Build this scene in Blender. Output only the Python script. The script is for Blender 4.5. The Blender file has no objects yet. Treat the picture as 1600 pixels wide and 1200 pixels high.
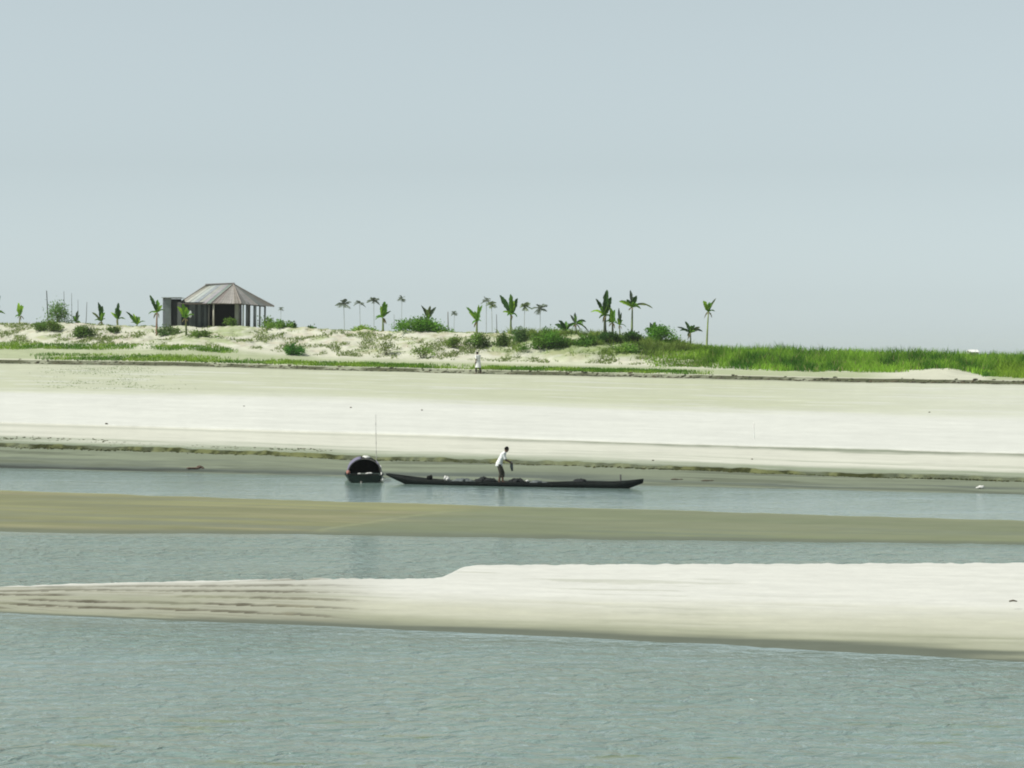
import bpy, bmesh, math, random
import numpy as np
from mathutils import Vector, Matrix

sc = bpy.context.scene
COL = sc.collection
R = math.radians
random.seed(7)
rng = np.random.default_rng(11)

# ------------------------------------------------------------------ camera, sky, sun, exposure
EYE = 5.6            # metres above the river
F = 4000.0           # focal length in pixels of the 1600 px wide frame
HZ = 549.0           # row of the true horizon in that frame
cam_d = bpy.data.cameras.new('camera'); cam = bpy.data.objects.new('camera', cam_d); COL.objects.link(cam)
cam_d.sensor_width = 36.0; cam_d.lens = 36.0 * F / 1600.0
cam_d.shift_y = -(600.0 - HZ) / 1600.0
cam_d.clip_start = 0.5; cam_d.clip_end = 6000
cam.location = (0, 0, EYE); cam.rotation_euler = (R(90), 0, 0)
sc.camera = cam

SUN_EL, SUN_AZ = 54.0, -104.0         # degrees; azimuth from +Y (view direction), negative = left
world = bpy.data.worlds.new('World'); sc.world = world; world.use_nodes = True
nt = world.node_tree; nt.nodes.clear()
sky = nt.nodes.new('ShaderNodeTexSky'); sky.sky_type = 'NISHITA'; sky.sun_disc = False
sky.sun_elevation = R(SUN_EL); sky.sun_rotation = R(SUN_AZ)
sky.altitude = 0; sky.air_density = 1.0; sky.dust_density = 0.42; sky.ozone_density = 1.0
hs = nt.nodes.new('ShaderNodeHueSaturation'); hs.inputs['Saturation'].default_value = 0.10
tint = nt.nodes.new('ShaderNodeMix'); tint.data_type = 'RGBA'; tint.blend_type = 'MULTIPLY'
tint.inputs['Factor'].default_value = 1.0
tint.inputs[7].default_value = (0.87, 1.0, 1.04, 1)
bg = nt.nodes.new('ShaderNodeBackground'); bg.inputs['Strength'].default_value = 0.082
wo = nt.nodes.new('ShaderNodeOutputWorld')
nt.links.new(sky.outputs['Color'], hs.inputs['Color'])
nt.links.new(hs.outputs['Color'], tint.inputs[6])
nt.links.new(tint.outputs[2], bg.inputs['Color'])
nt.links.new(bg.outputs['Background'], wo.inputs['Surface'])

sun_d = bpy.data.lights.new('sun', 'SUN'); sun = bpy.data.objects.new('sun', sun_d); COL.objects.link(sun)
sun_d.energy = 3.8; sun_d.angle = R(0.5); sun_d.color = (1.0, 0.97, 0.91)
_d = Vector((math.sin(R(SUN_AZ)) * math.cos(R(SUN_EL)), math.cos(R(SUN_AZ)) * math.cos(R(SUN_EL)), math.sin(R(SUN_EL))))
sun.rotation_euler = _d.to_track_quat('Z', 'Y').to_euler(); sun.location = _d * 60

sc.view_settings.view_transform = 'Standard'; sc.view_settings.look = 'None'
sc.view_settings.exposure = 0.40; sc.view_settings.gamma = 1.0
sc.cycles.use_denoising = True; sc.cycles.sample_clamp_direct = 6.0; sc.cycles.sample_clamp_indirect = 4.0
sc.cycles.filter_width = 1.95
sc.cycles.max_bounces = 8; sc.cycles.volume_bounces = 3

# ------------------------------------------------------------------ helpers
def at(px, py, Y):
    """point whose image is (px, py) at distance Y"""
    return Vector(((px - 800.0) / F * Y, Y, EYE - (py - HZ) * Y / F))

def tag(o, label=None, cat=None, group=None, kind=None):
    if label: o['label'] = label
    if cat: o['category'] = cat
    if group: o['group'] = group
    if kind: o['kind'] = kind
    return o

def empty(name, loc, label, cat, group=None, rz=0.0):
    o = bpy.data.objects.new(name, None); COL.objects.link(o)
    o.empty_display_size = 0.3
    o.location = loc; o.rotation_euler = (0, 0, rz)
    return tag(o, label, cat, group)

def obj(name, me, mat=None, parent=None, smooth=False):
    o = bpy.data.objects.new(name, me); COL.objects.link(o)
    if mat is not None: me.materials.append(mat)
    if parent is not None: o.parent = parent
    if smooth:
        me.polygons.foreach_set('use_smooth', np.ones(len(me.polygons), dtype=bool))
    return o

def np_mesh(name, verts, faces, cols=None):
    """verts (n,3), faces (m,k) all of k corners, cols (n,3)"""
    me = bpy.data.meshes.new(name)
    v = np.asarray(verts, dtype=np.float32); f = np.asarray(faces, dtype=np.int32)
    k = f.shape[1]
    me.vertices.add(len(v)); me.vertices.foreach_set('co', v.ravel())
    me.loops.add(f.size); me.loops.foreach_set('vertex_index', f.ravel())
    me.polygons.add(len(f)); me.polygons.foreach_set('loop_start', np.arange(len(f), dtype=np.int32) * k)
    if cols is not None: set_cols(me, cols)
    me.update(calc_edges=True); me.validate()
    return me

def set_cols(me, cols, name='Col'):
    a = me.color_attributes.new(name, 'FLOAT_COLOR', 'POINT')
    c = np.ones((len(cols), 4), dtype=np.float32); c[:, :3] = cols
    a.data.foreach_set('color', c.ravel())

def grid_faces(nr, nc):
    i = np.arange(nr - 1)[:, None] * nc + np.arange(nc - 1)[None, :]
    i = i.ravel()
    return np.stack([i, i + 1, i + nc + 1, i + nc], 1)

def _hash(ix, iy, seed):
    h = (ix.astype(np.int64) * 374761393 + iy.astype(np.int64) * 668265263 + seed * 974711) & 0xffffffff
    h = ((h ^ (h >> 13)) * 1274126177) & 0xffffffff
    h = h ^ (h >> 16)
    return (h & 0xffffff) / float(0xffffff)

def vnoise(x, y, seed=0):
    x = np.asarray(x, dtype=np.float64); y = np.asarray(y, dtype=np.float64)
    x, y = np.broadcast_arrays(x, y)
    ix = np.floor(x).astype(np.int64); iy = np.floor(y).astype(np.int64)
    fx = x - ix; fy = y - iy
    fx = fx * fx * (3 - 2 * fx); fy = fy * fy * (3 - 2 * fy)
    a = _hash(ix, iy, seed); b = _hash(ix + 1, iy, seed); c = _hash(ix, iy + 1, seed); d = _hash(ix + 1, iy + 1, seed)
    return (a * (1 - fx) + b * fx) * (1 - fy) + (c * (1 - fx) + d * fx) * fy

def fbm(x, y, seed=0, octv=4, gain=0.5):
    s = 0.0; amp = 1.0; tot = 0.0
    for o in range(octv):
        s = s + amp * vnoise(np.asarray(x) * 2 ** o + 17.3 * o, np.asarray(y) * 2 ** o - 9.1 * o, seed + o)
        tot += amp; amp *= gain
    return s / tot          # 0..1

def sstep(a, b, x):
    t = np.clip((np.asarray(x, dtype=np.float64) - a) / (b - a), 0, 1)
    return t * t * (3 - 2 * t)

def mixc(a, b, t):
    t = np.asarray(t)[..., None]
    return np.asarray(a) * (1 - t) + np.asarray(b) * t

# ------------------------------------------------------------------ materials
def new_mat(name):
    m = bpy.data.materials.new(name); m.use_nodes = True
    return m, m.node_tree, m.node_tree.nodes['Principled BSDF']

def mat_solid(name, col, rough=0.8, var=0.25, scale=6.0, bump=0.0, metal=0.0, spec=0.3):
    m, t, p = new_mat(name)
    p.inputs['Roughness'].default_value = rough; p.inputs['Metallic'].default_value = metal
    p.inputs['Specular IOR Level'].default_value = spec
    tc = t.nodes.new('ShaderNodeTexCoord')
    n = t.nodes.new('ShaderNodeTexNoise'); n.inputs['Scale'].default_value = scale; n.inputs['Detail'].default_value = 4
    t.links.new(tc.outputs['Object'], n.inputs['Vector'])
    r = t.nodes.new('ShaderNodeMapRange'); r.inputs['From Min'].default_value = 0.3; r.inputs['From Max'].default_value = 0.7
    r.inputs['To Min'].default_value = 1 - var; r.inputs['To Max'].default_value = 1 + var
    t.links.new(n.outputs['Fac'], r.inputs['Value'])
    mx = t.nodes.new('ShaderNodeMix'); mx.data_type = 'RGBA'; mx.blend_type = 'MULTIPLY'; mx.inputs['Factor'].default_value = 1
    mx.inputs[6].default_value = (*col, 1)
    t.links.new(r.outputs['Result'], mx.inputs[7]); t.links.new(mx.outputs[2], p.inputs['Base Color'])
    if bump:
        b = t.nodes.new('ShaderNodeBump'); b.inputs['Strength'].default_value = bump; b.inputs['Distance'].default_value = 0.02
        t.links.new(n.outputs['Fac'], b.inputs['Height']); t.links.new(b.outputs['Normal'], p.inputs['Normal'])
    return m

def mat_col(name, rough=0.9, spec=0.2, scale=(3, 3, 3), var=0.12, bump=0.3, bdist=0.03, transl=0.0):
    """base colour from the mesh's own colour attribute, broken up by noise"""
    m, t, p = new_mat(name)
    p.inputs['Roughness'].default_value = rough; p.inputs['Specular IOR Level'].default_value = spec
    at_ = t.nodes.new('ShaderNodeAttribute'); at_.attribute_name = 'Col'
    tc = t.nodes.new('ShaderNodeTexCoord'); mp = t.nodes.new('ShaderNodeMapping'); mp.inputs['Scale'].default_value = scale
    n = t.nodes.new('ShaderNodeTexNoise'); n.inputs['Scale'].default_value = 1.0; n.inputs['Detail'].default_value = 6; n.inputs['Roughness'].default_value = 0.65
    t.links.new(tc.outputs['Object'], mp.inputs['Vector']); t.links.new(mp.outputs['Vector'], n.inputs['Vector'])
    r = t.nodes.new('ShaderNodeMapRange'); r.inputs['From Min'].default_value = 0.25; r.inputs['From Max'].default_value = 0.75
    r.inputs['To Min'].default_value = 1 - var; r.inputs['To Max'].default_value = 1 + var
    t.links.new(n.outputs['Fac'], r.inputs['Value'])
    mx = t.nodes.new('ShaderNodeMix'); mx.data_type = 'RGBA'; mx.blend_type = 'MULTIPLY'; mx.inputs['Factor'].default_value = 1
    t.links.new(at_.outputs['Color'], mx.inputs[6]); t.links.new(r.outputs['Result'], mx.inputs[7])
    t.links.new(mx.outputs[2], p.inputs['Base Color'])
    if bump:
        b = t.nodes.new('ShaderNodeBump'); b.inputs['Strength'].default_value = bump; b.inputs['Distance'].default_value = bdist
        t.links.new(n.outputs['Fac'], b.inputs['Height']); t.links.new(b.outputs['Normal'], p.inputs['Normal'])
    if transl:
        tr = t.nodes.new('ShaderNodeBsdfTranslucent'); t.links.new(mx.outputs[2], tr.inputs['Color'])
        ms = t.nodes.new('ShaderNodeMixShader'); ms.inputs['Fac'].default_value = transl
        out = t.nodes['Material Output']
        t.links.new(p.outputs['BSDF'], ms.inputs[1]); t.links.new(tr.outputs['BSDF'], ms.inputs[2])
        t.links.new(ms.outputs['Shader'], out.inputs['Surface'])
    return m

M_SAND = mat_col('sand', 0.95, 0.1, (0.9, 2.2, 2.0), 0.05, 0.35, 0.04)
M_MUD = mat_col('wet_mud', 0.8, 0.12, (0.5, 0.9, 1.0), 0.10, 0.15, 0.02)
M_LEAF = mat_col('leaf', 0.75, 0.12, (3, 3, 3), 0.18, 0.0, transl=0.35)
M_GRASS = mat_col('grass_blade', 0.85, 0.08, (0.6, 0.6, 0.6), 0.22, 0.0, transl=0.5)
M_TRUNK = mat_col('trunk', 0.85, 0.2, (8, 8, 3), 0.25, 0.4)
M_CLOD = mat_col('clod', 0.95, 0.1, (8, 8, 8), 0.25, 0.4)

def water_mat():
    m, t, p = new_mat('river_water')
    p.inputs['Roughness'].default_value = 0.11; p.inputs['IOR'].default_value = 1.33
    tc = t.nodes.new('ShaderNodeTexCoord')
    def noise(scale, detail=3, rough=0.55, dist=0.0):
        mp = t.nodes.new('ShaderNodeMapping'); mp.inputs['Scale'].default_value = scale
        mp.inputs['Rotation'].default_value = (0, 0, R(8))
        n = t.nodes.new('ShaderNodeTexNoise'); n.inputs['Scale'].default_value = 1; n.inputs['Detail'].default_value = detail
        n.inputs['Roughness'].default_value = rough; n.inputs['Distortion'].default_value = dist
        t.links.new(tc.outputs['Object'], mp.inputs['Vector']); t.links.new(mp.outputs['Vector'], n.inputs['Vector'])
        return n.outputs['Fac']
    def math_(op, a, b):
        n = t.nodes.new('ShaderNodeMath'); n.operation = op
        for i, v in enumerate((a, b)):
            if isinstance(v, (int, float)): n.inputs[i].default_value = v
            else: t.links.new(v, n.inputs[i])
        return n.outputs[0]
    def mrange(v, a, b, c, d):
        n = t.nodes.new('ShaderNodeMapRange'); t.links.new(v, n.inputs['Value'])
        for k, x in zip(('From Min', 'From Max', 'To Min', 'To Max'), (a, b, c, d)): n.inputs[k].default_value = x
        return n.outputs['Result']
    small = noise((2.5, 2.5, 1), 3, 0.55, 0.6)
    big = noise((0.7, 1.0, 1), 2, 0.5, 0.4)
    h = math_('ADD', math_('MULTIPLY', small, 0.20), math_('MULTIPLY', big, 0.17))
    calm = t.nodes.new('ShaderNodeAttribute'); calm.attribute_name = 'Col'     # red = how ruffled the surface is
    sep = t.nodes.new('ShaderNodeSeparateColor'); t.links.new(calm.outputs['Color'], sep.inputs['Color'])
    patch = mrange(noise((0.05, 0.16, 1), 3, 0.6), 0.3, 0.7, 0.4, 1.3)
    st = math_('MULTIPLY', sep.outputs[0], patch)
    b = t.nodes.new('ShaderNodeBump'); b.inputs['Distance'].default_value = 1.0
    t.links.new(math_('MULTIPLY', h, st), b.inputs['Height'])
    b.inputs['Strength'].default_value = 1.0
    t.links.new(b.outputs['Normal'], p.inputs['Normal'])
    # silt: murky grey green, with a few olive weed patches
    weed = mrange(noise((0.55, 1.5, 1), 4, 0.6, 0.3), 0.60, 0.68, 0, 0.75)
    silt = mrange(noise((0.6, 1.6, 1), 5, 0.65, 0.5), 0.3, 0.7, 0.86, 1.15)
    mx = t.nodes.new('ShaderNodeMix'); mx.data_type = 'RGBA'
    mx.inputs[6].default_value = (0.142, 0.206, 0.182, 1); mx.inputs[7].default_value = (0.13, 0.16, 0.055, 1)
    t.links.new(math_('MULTIPLY', weed, sep.outputs[1]), mx.inputs['Factor'])
    m2 = t.nodes.new('ShaderNodeMix'); m2.data_type = 'RGBA'; m2.blend_type = 'MULTIPLY'; m2.inputs['Factor'].default_value = 1
    t.links.new(mx.outputs[2], m2.inputs[6]); t.links.new(silt, m2.inputs[7])
    t.links.new(m2.outputs[2], p.inputs['Base Color'])
    return m
M_WATER = water_mat()

# ------------------------------------------------------------------ the shore lines, read along the bearing of each column
def lin(xs, ys):
    xs = np.asarray(xs, float); ys = np.asarray(ys, float)
    def f(px):
        px = np.asarray(px, float)
        r = np.interp(px, xs, ys)
        lo = ys[0] + (px - xs[0]) * (ys[1] - ys[0]) / (xs[1] - xs[0])
        hi = ys[-1] + (px - xs[-1]) * (ys[-1] - ys[-2]) / (xs[-1] - xs[-2])
        r = np.where(px < xs[0], ys[0] + 0.5 * (lo - ys[0]), r)
        return np.where(px > xs[-1], ys[-1] + 0.5 * (hi - ys[-1]), r)
    return f
FH = F * EYE
y_water = lin([0, 540, 800, 1000, 1600], [732, 744.5, 752.5, 759, 773])
y_scarp = lin([0, 280, 540, 780, 1000, 1300, 1600], [697, 706, 717, 724, 731.5, 744, 752])
y_line = lin([0, 400, 700, 820, 1000, 1300, 1600], [660, 672, 681, 686, 692, 701, 709])
y_pale = lin([0, 540, 1000, 1600], [610, 620, 636, 649])
y_bank = lin([0, 280, 480, 700, 900, 1100, 1300, 1600], [567, 571, 577, 582, 586.5, 591, 595.5, 600])
y_foot = lin([0, 300, 500, 800, 1000, 1200, 1400, 1480, 1540, 1600], [537, 540, 556, 566, 570, 577, 580, 577, 586, 587])
y_lip = lin([0, 100, 250, 340, 480, 560, 700, 800, 900, 950, 1050, 1150, 1300, 1600], [507, 505, 512, 511, 514, 518, 520, 522, 524, 528, 537, 560, 566, 575])

def bank_profile(px):
    """arrays of distance and height for the bank below bearing px (columns x stations)"""
    px = np.atleast_1d(np.asarray(px, float))
    u = np.clip((800 - px) / 800.0, -2.2, 2.2)
    wob = (fbm(px / 26.0, px * 0, 3, 4) - 0.5)
    wob2 = (fbm(px / 60.0, px * 0, 5, 4) - 0.5)
    yw = y_water(px) + 0.7 * wob2
    Y0 = FH / (yw - HZ)
    ysc = y_scarp(px)
    Y1 = Y0 + 6; Y2 = Y0 + 18; Y3 = Y0 + 38
    Y4 = 188 + 18 * u + 0.7 * wob2; Y5 = Y4 + 0.45; Y6 = Y4 + 9; Y7 = Y4 + 18
    yb = y_bank(px) + 0.9 * wob
    Z = lambda y, Y: EYE - (y - HZ) * Y / F
    z7 = Z(y_lip(px) + 2.5 * wob2, Y7)
    zfar = 3.0
    z1 = Z(ysc, Y1)
    Ys = np.stack([Y0 - 30, Y0 - 8, Y0, Y1, Y1 + 0.12, Y2, Y2 + .08, Y3, Y4, Y5, Y6, Y7, Y7 + 30, Y7 + 110, Y7 * 0 + 700, Y7 * 0 + 2450], 1)
    z2 = Z(y_line(px), Y2)
    z4 = Z(yb, Y4); z5 = Z(yb - 5.5, Y5)
    Zs = np.stack([Y0 * 0 - 1.0, Y0 * 0 - .42, Y0 * 0, z1, z1 + .01, z2 - 0.03, z2 + 0.05, Z(y_pale(px), Y3), z4, z5,
                   Z(y_foot(px), Y6), z7, z7 - 0.15, np.minimum(z7 - .4, 3.6), Y7 * 0 + zfar, Y7 * 0 + zfar], 1)
    return Ys, Zs

def bank_z(px, Y):
    Ys, Zs = bank_profile(px)
    return float(np.interp(Y, Ys[0], Zs[0]))

def lip_Y(px, plus=0.0):
    return float(bank_profile(px)[0][0][11]) + plus

def build_bank():
    px = np.concatenate([np.arange(-900, -40, 12), np.arange(-40, 1640, 2.6), np.arange(1640, 2500, 12)])
    Ys, Zs = bank_profile(px)
    cnt = [3, 8, 44, 4, 44, 2, 30, 50, 6, 34, 60, 16, 12, 8, 8]
    rowsY, rowsZ, seg = [], [], []
    for i, n in enumerate(cnt):
        for k in range(n):
            tt = k / n
            if i == 2: tt = 1 - (1 - tt) ** 2
            if i == 4: tt = tt ** 2
            rowsY.append(Ys[:, i] * (1 - tt) + Ys[:, i + 1] * tt); rowsZ.append(Zs[:, i] * (1 - tt) + Zs[:, i + 1] * tt)
            seg.append(i + tt)
    rowsY.append(Ys[:, -1]); rowsZ.append(Zs[:, -1]); seg.append(len(cnt))
    Y = np.array(rowsY); Z = np.array(rowsZ); S = np.array(seg)[:, None] + 0 * Y
    PX = px[None, :] + 0 * Y
    X = (PX - 800) / F * Y
    # along-shore and cross-shore coordinates for the noise
    a = X * 0.9 - Y * 0.42; c = X * 0.42 + Y * 0.9
    n_long = fbm(a / 9, c / 0.9, 21, 4); n_mid = fbm(a / 2.0, c / 1.2, 31, 5); n_fine = fbm(a / 0.5, c / 0.5, 41, 3)
    n_blob = fbm(a / 3.0, c / 3.0, 51, 5); n_wide = fbm(a / 20, c / 5, 61, 4)
    wobY = .55 * (fbm(PX / 22.0, PX * 0, 3, 4) - .5) + .5 * (fbm(PX / 150.0, PX * 0, 4, 3) - .5)
    dY = Y - Ys[:, 3][None, :] - wobY
    cut = (.10 + .12 * fbm(PX / 30.0, PX * 0, 9, 3)) * sstep(-.06, .16, dY) * np.exp(-np.maximum(dY, 0) / 1.3)
    Z = Z + cut * (1 + .5 * (n_fine - .5))
    slope = sstep(9.9, 10.3, S) * (1 - sstep(11.3, 12, S))
    shore = sstep(2, 3, S) * (1 - sstep(8.0, 8.8, S))
    Z = Z + shore * ((n_long - .5) * 0.07 + (n_fine - .5) * 0.02) + slope * ((n_blob - .5) * 0.5 + (n_mid - .5) * .36 + (n_fine - .5) * .24)
    Z = Z + sstep(9, 9.3, S) * (1 - sstep(10, 10.4, S)) * ((n_mid - .5) * .22)
    # albedo: wet mud, drying sand, dull silt, bare earth
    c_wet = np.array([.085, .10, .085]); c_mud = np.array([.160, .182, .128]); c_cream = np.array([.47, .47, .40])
    c_pale = np.array([.50, .505, .46]); c_dull = np.array([.375, .392, .275]); c_scarp = np.array([.07, .075, .042]); c_earth = np.array([.45, .45, .355])
    C = np.zeros(X.shape + (3,)) + c_wet
    C = mixc(C, c_mud, sstep(2.02, 2.6, S + (n_long - .5) * .9))
    C = mixc(C, c_mud * .55, sstep(.54, .64, n_long) * (S < 3) * .7)
    C = mixc(C, c_mud * 1.2, sstep(.56, .66, fbm(a / 7, c / .7, 81, 4)) * (S < 3) * .6)
    band = sstep(-.25, -.02, dY + (n_fine - .5) * .25) * (1 - sstep(.30, .62, dY + (n_fine - .5) * .35))
    C = mixc(C, mixc(c_mud * 1.35, c_cream, sstep(4.05, 4.55, S + (n_long - .5) * .7)), sstep(4.0, 4.12, S))
    C = mixc(C, mixc(np.array([.035, .04, .014]), np.array([.12, .13, .055]), sstep(.46, .68, n_fine)), band * (.55 + .45 * sstep(.35, .55, n_mid)))
    C = mixc(C, c_mud * .9, sstep(.3, .6, dY) * (1 - sstep(1.0, 2.2, dY)) * sstep(.42, .6, n_long) * .6)
    C = mixc(C, c_wet * .45, sstep(2.0, 2.03, S) * (1 - sstep(2.12, 2.2, S + (n_mid - .5) * .15)) * (1 - sstep(200, 520, PX + 300 * (n_long - .5))) * .9)
    line_amt = (1 - sstep(.0, .12, np.abs(S - 5.0 - (n_mid - .5) * .12))) * sstep(600, 1000, PX + 260 * (n_wide - .5)) + .35 * (1 - sstep(0, .08, np.abs(S - 4.92)))
    C = mixc(C, c_pale, sstep(5.0, 5.9, S + (n_long - .5) * .5))
    C = mixc(C, c_mud * .8, np.clip(line_amt, 0, 1) * .8)
    C = mixc(C, c_mud * 1.1, sstep(.62, .7, n_long) * sstep(4.7, 4.8, S) * (1 - sstep(5, 6.2, S)) * .55 * sstep(700, 1300, PX))
    C = mixc(C, c_dull, sstep(6.82, 7.12, S + (n_long - .5) * .25) * (.75 + .25 * n_wide) * (1 - .45 * sstep(1100, 1600, PX)))
    C = mixc(C, c_pale * .93, sstep(.6, .7, n_long) * sstep(7, 7.1, S) * (1 - sstep(7.7, 8, S)) * .6)
    C = mixc(C, c_scarp, sstep(7.93, 8.0, S) * (1 - sstep(8.85, 9.02, S)) * (.55 + .45 * sstep(.3, .55, n_mid)))  # dark band along the step of the upper bank edge
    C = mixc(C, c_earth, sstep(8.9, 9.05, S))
    green = np.array([.17, .23, .07])
    C = mixc(C, green, sstep(9, 9.1, S) * (1 - sstep(9.6, 10.05, S + (n_mid - .5) * .6)) * .5 * (1 - sstep(1330, 1420, PX) * (1 - sstep(1530, 1550, PX))))
    patch = sstep(.50, .62, n_blob * .5 + n_mid * .5) * slope
    C = mixc(C, np.array([.24, .29, .13]), patch * .75)
    C = mixc(C, np.array([.36, .29, .22]), sstep(.55, .66, fbm(a / 1.2, c / .7, 71, 4)) * slope * .35)
    C = mixc(C, np.array([.47, .46, .40]), sstep(.55, .7, n_fine) * slope * .5)
    C = mixc(C, np.array([.15, .21, .05]), sstep(700, 1150, PX + 300 * (n_blob - .5)) * sstep(10.1, 10.4, S) * .8)
    C = mixc(C, np.array([.20, .23, .11]), sstep(11.8, 12.6, S))
    C = C * (1 + (.10 * (n_long - .5) + .12 * (fbm(a / 2.2, c / .35, 91, 4) - .5) + .08 * (n_blob - .5)))[..., None]
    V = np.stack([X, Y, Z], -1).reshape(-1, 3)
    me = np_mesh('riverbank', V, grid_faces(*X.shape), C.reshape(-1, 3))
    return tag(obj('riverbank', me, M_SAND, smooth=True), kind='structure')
build_bank()

# near sandbar
yb_front = lin([0, 540, 1080, 1600], [958, 980, 1005, 1034])
yb_back = lin([0, 140, 300, 540, 670, 692, 706, 722, 740, 800, 1080, 1600], [916, 911, 907, 903, 901.5, 899, 893, 887, 882.5, 882, 881, 879])
zb = lin([0, 300, 700, 1000, 1600], [.14, .24, .44, .52, .62])
def build_bar():
    px = np.concatenate([np.arange(-1300, -30, 14), np.arange(-30, 1630, 2.5), np.arange(1630, 3000, 14)])
    zc = np.maximum(zb(px), .06)
    jag = (fbm(px / 16.0, px * 0, 77, 4) - .5)
    Yf = FH / (yb_front(px) + 3.5 * (fbm(px / 80, px * 0, 71, 5) - .5) - HZ); Yc = F * (EYE - zc) / (yb_back(px) + 3.2 * jag - HZ)
    Ysm = F * (EYE - zc) / (lin([0, 300, 600, 900, 1600], [916, 906, 894, 881, 878])(px) - HZ) + .4     # smooth crest; the back edge is cut into it
    t = np.concatenate([np.linspace(-.5, 0, 8)[:-1], np.linspace(0, .7, 100)[:-1], np.linspace(.7, 1.12, 90), np.linspace(1.12, 1.5, 8)[1:]])[:, None]
    Y = Yf + t * (Ysm - Yf)
    prof = np.where(t < 0, t * 1.2, 1 - (1 - np.clip(t, 0, 1)) ** 1.7)
    PX = px[None, :] + 0 * Y; X = (PX - 800) / F * Y; T = t + 0 * Y
    a = X * 0.95 - Y * 0.3; c = X * 0.3 + Y * 0.95
    n_long = fbm(a / 5, c / .5, 121, 4); n_fine = fbm(a / .35, c / .25, 131, 4); n_w = fbm(a / 8, c / 2, 141, 3)
    Z = zc * prof
    land = sstep(0.02, .15, T) * (1 - sstep(-.8, -.1, Y - Yc))
    back = sstep(-.05, .25, Y - Yc); Z = Z * (1 - back) - .35 * back
    Z = Z + land * ((n_long - .5) * .05 + (n_fine - .5) * .018)
    # small cut ledges on the low end
    led = (1 - sstep(430, 640, PX)) * sstep(.02, .12, T) * (1 - sstep(.8, .95, T))
    ph = T * 7.0 + (fbm(a / 7, c / 4, 151, 4) - .5) * 1.4 + PX / 420.0
    saw = ph - np.floor(ph)
    brk = sstep(.33, .47, fbm(a / 3.2, np.floor(ph) * 3.7, 161, 3))
    Z = Z + led * brk * .05 * (sstep(0, .12, saw) - saw)
    c_wet = np.array([.105, .118, .09]); c_damp = np.array([.25, .26, .185]); c_mid = np.array([.39, .39, .31]); c_pale = np.array([.50, .50, .455])
    Tn = T + (n_long - .5) * .16 + (n_w - .5) * .06
    hgt = sstep(150, 900, PX)
    C = mixc(c_wet + 0 * X[..., None], c_damp, sstep(.02, .12, Tn))
    C = mixc(C, c_mid, sstep(.10 + 0 * T, .26, Tn * (.55 + .55 * hgt) + .02))
    C = mixc(C, c_pale, sstep(.22, .52, Tn * (.55 + .5 * hgt)))
    C = mixc(C, np.array([.265, .267, .21]), led * (1 - sstep(.55, 1.1, T)) * .75)
    C = mixc(C, np.array([.092, .086, .062]), led * brk * (1 - sstep(.03, .20, saw + (n_fine - .5) * .22)) * (1 - .5 * sstep(.4, .9, T)))
    ph2 = T * 15.0 + (fbm(a / 4, c / 2, 191, 4) - .5) * 2.2 + PX / 260.0; saw2 = ph2 - np.floor(ph2)
    brk2 = sstep(.42, .6, fbm(a / .8, np.floor(ph2) * 2.3, 193, 3))
    C = mixc(C, np.array([.15, .14, .095]), led * brk2 * (1 - sstep(.05, .32, saw2)) * .65)
    C = mixc(C, c_damp, led * sstep(.5, .62, n_long) * .45)
    C = mixc(C, c_damp, sstep(.66, .72, n_long) * land * .35 * (1 - sstep(1000, 1300, PX) * .7))
    C = C * (1 + .10 * (n_fine - .5) + .12 * (fbm(a / 1.6, c / .35, 181, 5) - .5))[..., None]
    V = np.stack([X, Y, Z], -1).reshape(-1, 3)
    me = np_mesh('sandbar', V, grid_faces(*X.shape), C.reshape(-1, 3))
    tag(obj('sandbar', me, M_SAND, smooth=True), kind='structure')
build_bar()

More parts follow.
